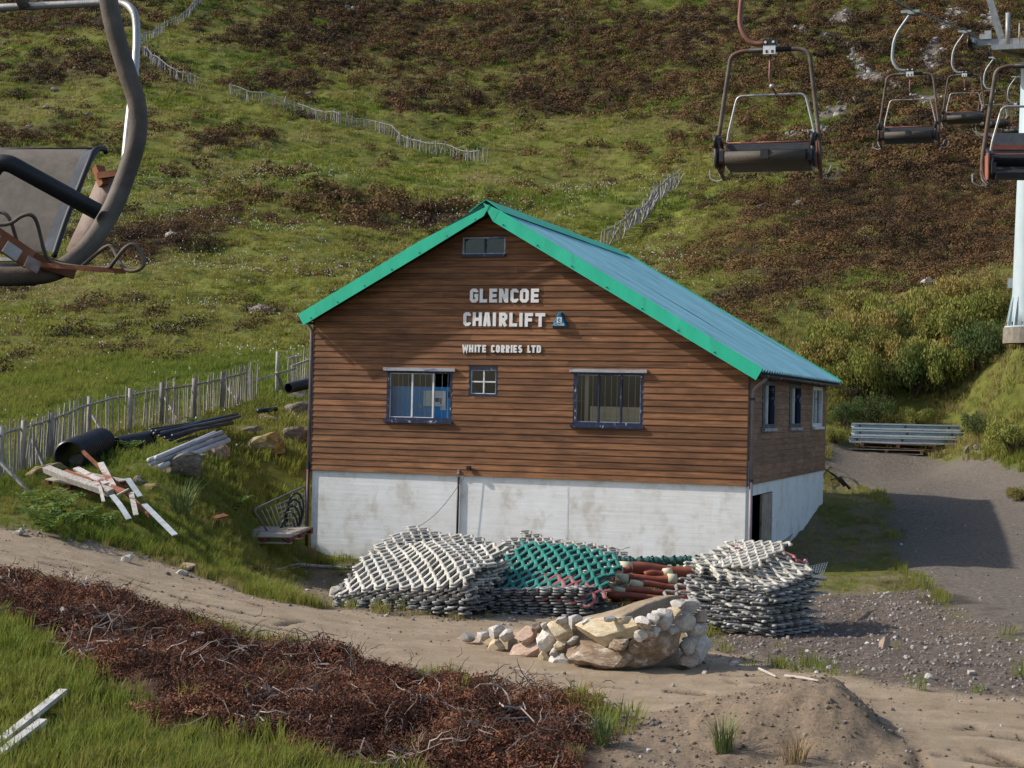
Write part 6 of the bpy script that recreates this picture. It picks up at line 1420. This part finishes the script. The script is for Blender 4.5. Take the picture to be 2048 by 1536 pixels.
def g_layer(name, y0, y1, dens, meshes, s0, s1, label, heath_cut=.75, extra=None):
    X, Y = sample(int(area(y0, y1) * dens), y0, y1); p = grassy(X, Y) * (1 - heath_cut * heath_mask(X, Y)) * (1 - .9 * rubble_mask(X, Y))
    p = p * (.35 + .65 * sstep(.3, .55, fbm(X, Y, 1.6, 3, .6, 71))) * (1 - .55 * sstep(-.2, .4, poly_sd(X, Y, FLANK))); X, Y = keep(X, Y, p)
    s_ = (s0 + (s1 - s0) * fbm(X, Y, 3.5, 3, .6, 72)) * RS.uniform(.7, 1.25, len(X)) * (1 - .6 * sstep(-.2, .4, poly_sd(X, Y, FLANK))) * (1 - .5 * sstep(.55, .68, fbm(X, Y, 2.2, 3, .6, 63)) * sstep(34, 30, Y)); return scatter(name, X, Y, -.01, s_, gtint(X, Y), meshes, label, 'grass')
g_layer('grass', 13.5, 34, 75, NEAR_TUFT, .3, 1.25, 'green grass in the foreground and on the left mound')
g_layer('grass', 34, 62, 34, MID_TUFT, .4, 1.25, 'green meadow grass around the building and behind the near fence')
g_layer('grass', 62, 110, 7.5, FAR_TUFT, .5, 1.1, 'rough grass on the lower hillside')
g_layer('grass', 110, 250, 2.4, FAR_TUFT, .8, 1.6, 'rough grass on the upper hillside', .6)
def h_layer(name, y0, y1, dens, meshes, s0, s1, label):
    X, Y = sample(int(area(y0, y1) * dens), y0, y1); hm = heath_mask(X, Y); p = (hm * .95 + .10 * sstep(.46, .62, fbm(X, Y, 5, 3, .6, 81))) * grassy(X, Y) * (1 - .9 * rubble_mask(X, Y)); X, Y = keep(X, Y, p)
    s_ = (s0 + (s1 - s0) * RS.rand(len(X)) ** 1.5); ti = fbm(X, Y, 8, 3, .6, 82) * .9 + RS.normal(.0, .14, len(X)) + .02
    return scatter(name, X, Y, -.06, s_, ti, meshes, label, 'heather', .2)
HUM = [clump(200, .55, .28, .10, 'grass_blades') for _ in range(3)]
X, Y = sample(int(area(60, 250) * 1.0), 60, 250); p = grassy(X, Y) * (.15 + .85 * sstep(.45, .62, fbm(X, Y, 2.5, 3, .6, 77))) * (1 - .5 * heath_mask(X, Y)) * (1 - .9 * rubble_mask(X, Y)); X, Y = keep(X, Y, p)
scatter('hummock_moss', X, Y, -.08, RS.uniform(.35, 1.1, len(X)) * (.7 + Y / 260), gtint(X, Y) + .12, HUM, 'low mossy hummocks all over the hillside', 'moss', .2)
h_layer('heather', 56, 110, 3.4, HEA, .5, 1.5, 'brown heather on the lower hillside')
h_layer('heather', 110, 250, 1.3, HEA_FAR, .6, 1.9, 'brown heather on the upper hillside, darkened for cloud shade')
# cotton grass
DOT = [dots(4, .55, .021, 'cotton_white') for _ in range(3)]
X, Y = sample(int(area(36, 130) * 1.1), 36, 130); p = (.12 + .88 * sstep(.48, .64, fbm(X, Y, 6, 3, .55, 91))) * (X < np.where(Y < 62, -3, 8 + .03 * Y)) * grassy(X, Y) * .8; X, Y = keep(X, Y, p)
scatter('cotton_grass', X, Y, .0, np.full(len(X), 1.) * (.8 + Y / 160), RS.rand(len(X)), DOT, 'white cotton grass heads dotted over the left meadow', 'cotton grass')
# uprooted heather on the peat bank
TNG = [tangle(9, .5, .008, 'root_pale') for _ in range(4)]; FIB = [tangle(45, .2, .0045, 'peat_fibre') for _ in range(1)] + [clump(320, .22, .13, .03, 'peat_fibre', 0) for _ in range(4)]
def in_poly(n, poly, ext=.0):
    q = np.array(poly); X = RS.uniform(q[:, 0].min() - ext, q[:, 0].max() + ext, n); Y = RS.uniform(q[:, 1].min() - ext, q[:, 1].max() + ext, n); s_ = poly_sd(X, Y, poly) > -ext; return X[s_], Y[s_]
X, Y = in_poly(9000, DEBRIS, .15); k = (np.abs(X / Y) < .36) & (Y > 13.5); X, Y = X[k], Y[k]
X, Y = keep(X, Y, .08 + .92 * sstep(.36, .50, fbm(X, Y, 1.5, 4, .65, 97)) * sstep(-.15, .35, poly_sd(X, Y, DEBRIS) + (fbm(X, Y, 1.1, 3, .6, 98) - .5) * 1.2))
scatter('uprooted_heather', X, Y, -.02, RS.uniform(.5, 1.25, len(X)), np.clip(fbm(X, Y, .9, 3, .6, 95) * 1.1 - .1 + RS.normal(0, .13, len(X)), 0, 1), FIB, 'heap of uprooted red-brown heather and peat along the track', 'uprooted heather', .6)
X, Y = keep(X, Y, .03 + .22 * sstep(.52, .66, fbm(X, Y, 1.2, 2, .6, 96))); scatter('heather_roots', X, Y, .03, RS.uniform(.5, 1.2, len(X)), RS.rand(len(X)) ** 1.4, TNG, 'pale twisted roots in the uprooted heather', 'roots', .5)
# pebbles: thick on the gravel verge, thin on the track and spoil
PEB = [pebble(900 + i) for i in range(6)]
X, Y = sample(60000, 14, 40, .35); tr_, ya, gr, fo, de, sp_ = region_masks(X, Y)
ed = np.exp(-(poly_sd(X, Y, TRACK) / .35) ** 2) * .5
p = np.maximum.reduce([gr * .55, fo * .22, sp_ * .10, tr_ * .012, de * .10, ed, ya * .03]) * free(X, Y); X, Y = keep(X, Y, p)
sz = .009 + .028 * RS.rand(len(X)) ** 5 + .012 * (RS.rand(len(X)) < .03)
scatter('pebbles', X, Y, .004, sz, RS.beta(1.1, 2.6, len(X)), PEB, 'loose gravel and pebbles along the track and on the verge', 'gravel', .5)
leaf_mat('clod', [(0, (.07, .05, .033)), (1, (.22, .165, .115))], 0)
CLOD = [rock_mesh('clod', 950 + i, 'clod', 1, 4, .25) for i in range(4)]
X, Y = sample(60000, 14, 30, .35); tr_, ya, gr, fo, de, sp_ = region_masks(X, Y); p = np.maximum.reduce([sp_ * .35, rut_mask(X, Y) * .9, tr_ * .02, fo * .1, gr * .12]) * free(X, Y); X, Y = keep(X, Y, p)
scatter('soil_clods', X, Y, .002, .006 + .022 * RS.rand(len(X)) ** 4, RS.rand(len(X)), CLOD, 'crumbs of brown soil along the ruts and on the spoil', 'soil', .5)
# rubble on the hill paths and burns
X, Y = sample(40000, 70, 230, .37); p = rubble_mask(X, Y) * .9; X, Y = keep(X, Y, p); scatter('rubble', X, Y, .0, RS.uniform(.08, .36, len(X)), RS.beta(1.4, 2.4, len(X)), PEB, 'pale broken stones of the path and burns high on the right', 'rubble', .4)

# ---------------------------------------------------------------- shrubs and ferns
pmat('shrub_stem', [(.3, (.05, .035, .02)), (.7, (.12, .09, .05))], 8, .85)
def shrub_meshes(seed, n, rx, rz, size, tone):
    r_ = random.Random(seed); mb = MB(); vs, fs = [], []
    lobes = [(Vector((r_.uniform(-.8, .8) * rx, r_.uniform(-.8, .8) * rx, rz * r_.uniform(.25, .7))), r_.uniform(.24, .42)) for _ in range(18)]
    for _ in range(n):
        c0, rr_ = r_.choice(lobes); v = Vector((r_.gauss(0, 1), r_.gauss(0, 1), r_.gauss(.25, 1))).normalized(); q = r_.uniform(.35, 1.08) ** .6
        c = c0 + Vector((v.x * rr_ * rx, v.y * rr_ * rx, v.z * rr_ * rz * .85)) * q
        if c.z < .05: continue
        nn = (v + Vector((r_.gauss(0, .7), r_.gauss(0, .7), r_.gauss(.2, .6)))).normalized(); up = Vector((r_.gauss(0, .35), r_.gauss(0, .35), 1)).normalized(); x = up; y = nn.cross(x).normalized(); s_ = size * r_.uniform(.6, 1.35)
        k = len(vs); vs += [c - x * s_ * .5, c + y * s_ * .24, c + x * s_ * .6, c - y * s_ * .24]; fs.append((k, k + 1, k + 2, k + 3))
    fol = mb.add(vs, fs).mesh('foliage', tone); st = MB()
    for i in range(16):
        a = r_.uniform(0, 6.28); e, _ = r_.choice(lobes); b0 = Vector((math.cos(a), math.sin(a), 0)) * rx * r_.uniform(.05, .35); e2 = e + Vector((r_.gauss(0, .15) * rx, r_.gauss(0, .15) * rx, rz * r_.uniform(.1, .3))); md = b0.lerp(e2, .5) + Vector((r_.gauss(0, .06), r_.gauss(0, .06), .05))
        st.tube([b0 - Vector((0, 0, .15)), md, e2], [.028, .02, .008], 5)
    return fol, st.mesh('stems', 'shrub_stem')
def sh_mat(name, a, b_, c_):
    m = pmat(name, [(.30, a), (.52, b_), (.74, c_)], 1.1, .75, bmp=0, rnd=.12, rand=True, detail=4); t = m.node_tree; b = t.nodes['Principled BSDF']; tl_ = t.nodes.new('ShaderNodeBsdfTranslucent'); src = b.inputs['Base Color'].links[0].from_socket
    t.links.new(src, tl_.inputs[0]); mx = t.nodes.new('ShaderNodeMixShader'); mx.inputs[0].default_value = .3; t.links.new(b.outputs[0], mx.inputs[1]); t.links.new(tl_.outputs[0], mx.inputs[2]); t.links.new(mx.outputs[0], t.nodes['Material Output'].inputs[0])
sh_mat('leaf_olive', (.12, .145, .028), (.21, .22, .042), (.29, .24, .06)); sh_mat('leaf_dark', (.035, .055, .016), (.075, .11, .026), (.12, .15, .035)); sh_mat('leaf_rust', (.18, .165, .04), (.27, .22, .055), (.33, .22, .075))
SH = {'olive': [shrub_meshes(i, 5200, 1.0, 1.15, .075, 'leaf_olive') for i in (1, 2, 3)], 'dark': [shrub_meshes(i, 4200, 1.0, 1.0, .07, 'leaf_dark') for i in (4, 5)], 'rust': [shrub_meshes(i, 5000, 1.0, 1.1, .075, 'leaf_rust') for i in (6, 7)]}
shr = random.Random(8)
def shrub(px, py, rx, hz_, kind, label, y0=30., d=None):
    g = G(px, py, y0) if d is None else None
    if d is not None: q = P(px, py, d); g = on(q.x, q.y)
    o = thing('shrub', label, 'shrub', (g.x, g.y, g.z), shr.uniform(0, 6), 'shrubs of the thicket' if 'thicket' in label else None); o.scale = (rx, rx, hz_)
    f, s_ = shr.choice(SH[kind]); linkobj('foliage', f, o); linkobj('stems', s_, o); return o
for px, py, rx, hz_, kd, lb, d in [
    (1665, 690, 1.15, 1.5, 'olive', 'leftmost olive shrub of the big thicket', 58.5), (1705, 720, 1.1, 1.5, 'olive', 'low green shrub at the left front of the thicket', 57.5), (1735, 660, 1.3, 1.8, 'rust', 'rust-topped shrub left of the thicket centre', 60),
    (1770, 735, 1.05, 1.5, 'olive', 'front shrub of the thicket above the crash barriers', 57.6), (1800, 650, 1.4, 2.0, 'olive', 'tallest shrub at the crown of the thicket', 60.5), (1835, 730, 1.2, 1.6, 'dark', 'dark shrub low at the centre front of the thicket', 57.8),
    (1870, 665, 1.3, 1.8, 'rust', 'rust-tinted shrub right of the thicket crown', 60), (1890, 715, 1.15, 1.5, 'olive', 'green shrub at the right front of the thicket', 57.6), (1930, 655, 1.25, 1.6, 'olive', 'olive shrub high on the right of the thicket', 59.5),
    (1960, 680, 1.05, 1.5, 'dark', 'dark green shrub of the thicket beside the pylon foot', 57.0), (1995, 648, 1.0, 1.3, 'dark', 'dark shrub of the thicket right behind the pylon foot', 56.5), (1845, 615, 1.2, 1.3, 'rust', 'rust-brown shrub at the back of the thicket', 62.5), (1730, 610, 1.2, 1.3, 'rust', 'yellow-brown shrub at the upper left of the thicket', 62.5), (1940, 610, 1.2, 1.3, 'rust', 'yellow-brown shrub at the upper right of the thicket', 62)]:
    shrub(px, py, rx, hz_, kd, lb, d=d)
_q = ['first', 'second', 'third', 'fourth', 'fifth', 'sixth', 'seventh', 'eighth', 'ninth', 'tenth', 'eleventh', 'twelfth']
for i in range(12):
    shrub(1650 + 29 * i, 700 - 25 * (i % 2), 1.15, 1.25 + .2 * (i % 3 == 1), 'olive' if i % 4 else 'rust', _q[i] + ' filling shrub from the left along the thicket middle', d=58.6 + .9 * (i % 2))
for px, py, rx, hz_, kd, lb in [(1742, 842, .75, .95, 'dark', 'dark bush at the yard edge left of the crash barriers'), (1690, 850, .6, .8, 'dark', 'dark bush behind the shaded building corner'), (1672, 885, .45, .5, 'olive', 'small green bush at the yard corner by the building'),
                               (2035, 905, .9, .9, 'olive', 'green bush at the right edge of the yard'), (1830, 860, .5, .7, 'olive', 'sparse bush behind the crash barriers'), (1960, 868, .6, .7, 'dark', 'dark bush on the bank right of the crash barriers'), (2044, 1000, .5, .35, 'rust', 'low brown tuft at the right edge below the yard')]:
    shrub(px, py, rx, hz_, kd, lb)
def fern_mesh(seed, n=11):
    r_ = random.Random(seed); mb = MB()
    for i in range(n):
        a = i * 6.283 / n + r_.uniform(-.25, .25); L_ = r_.uniform(.6, 1.0); prev = None
        for k in range(9):
            t_ = k / 8; rad = L_ * t_ * .7; z = L_ * (1.35 * t_ - .85 * t_ * t_) ; c = Vector((math.cos(a) * rad, math.sin(a) * rad, z)); w_ = .24 * L_ * math.sin(math.pi * (t_ * .82 + .18)) ** .8
            sd_ = Vector((-math.sin(a), math.cos(a), 0)); fw_ = Vector((math.cos(a), math.sin(a), -.1))
            for s_ in (-1, 1): mb.add([c, c + sd_ * s_ * w_ + fw_ * .03 + Vector((0, 0, r_.uniform(-.09, .07))), c + fw_ * .075 + Vector((0, 0, .03)) + sd_ * s_ * w_ * .15], [(0, 1, 2)])
    return mb.mesh('fronds', 'leaf_fern')
sh_mat('leaf_fern', (.06, .11, .016), (.11, .17, .025), (.17, .21, .04))
FERN = [fern_mesh(i) for i in range(3)]
fl = [('leftmost', 75, 1045), ('second', 105, 1030), ('third', 140, 1050), ('fourth', 170, 1035), ('fifth', 60, 1020), ('sixth', 200, 1055), ('tallest', 125, 1020), ('lowest', 95, 1060)]
for nm_, px, py in fl:
    g = G(px, py + 12, 22.); o = linkobj('fern', shr.choice(FERN)); o.location = g + Vector((0, 0, .08)); o.rotation_euler = (0, 0, shr.uniform(0, 6)); s_ = shr.uniform(.5, .75); o.scale = (s_,) * 3
    tag(o, nm_ + ' bright fern of the patch on the mound above the track', 'fern', 'ferns on the left mound')
for lb, px, py, s_ in [('fern beside the dark pipe bundle on the mound', 400, 860, .6), ('fern near the rack at the building corner', 470, 1020, .6), ('fern sprouting below the metal rack', 520, 1040, .45), ('pale green weed at the foot of the base wall', 680, 1150, .4), ('fern growing by the lower large pipe', 260, 905, .5)]:
    g = G(px, py, 22.); o = linkobj('fern', shr.choice(FERN)); o.location = g; o.scale = (s_,) * 3; tag(o, lb, 'fern')
BIGT = [tuft(120, .8, .16, .010, .75, 'grass_big') for _ in [0]] if 'grass_big' in MATS else None
pmat('grass_big', [(.3, (.07, .11, .03)), (.6, (.14, .18, .05)), (.8, (.24, .22, .09))], 3, .7, bmp=0)
BIGT = [tuft(150, .75, .15, .012, .8, 'grass_big') for _ in range(2)]; pmat('grass_dead', [(.3, (.20, .13, .06)), (.6, (.30, .21, .10)), (.8, (.18, .18, .06))], 3, .8, bmp=0); DEADT = [tuft(90, .42, .16, .010, .9, 'grass_dead') for _ in range(2)]
for lb, px, py, s_, L_ in [('large arching rush tuft on the mound', 362, 1035, 1.0, BIGT), ('dry grass tuft at the left foot of the base wall', 618, 1118, .9, DEADT), ('dry grass tuft at the bottom edge below the jump', 1590, 1528, .8, DEADT), ('dark grass tuft on the spoil at bottom right', 1448, 1502, .55, BIGT), ('straggly grass tuft in front of the white mats', 905, 1232, .5, DEADT), ('green grass tuft beside the spoil at bottom centre', 1205, 1490, .5, BIGT)]:
    g = G(px, py, 13.); o = linkobj('grass_tuft', shr.choice(L_)); o.location = g; o.scale = (s_,) * 3; tag(o, lb, 'grass tuft')
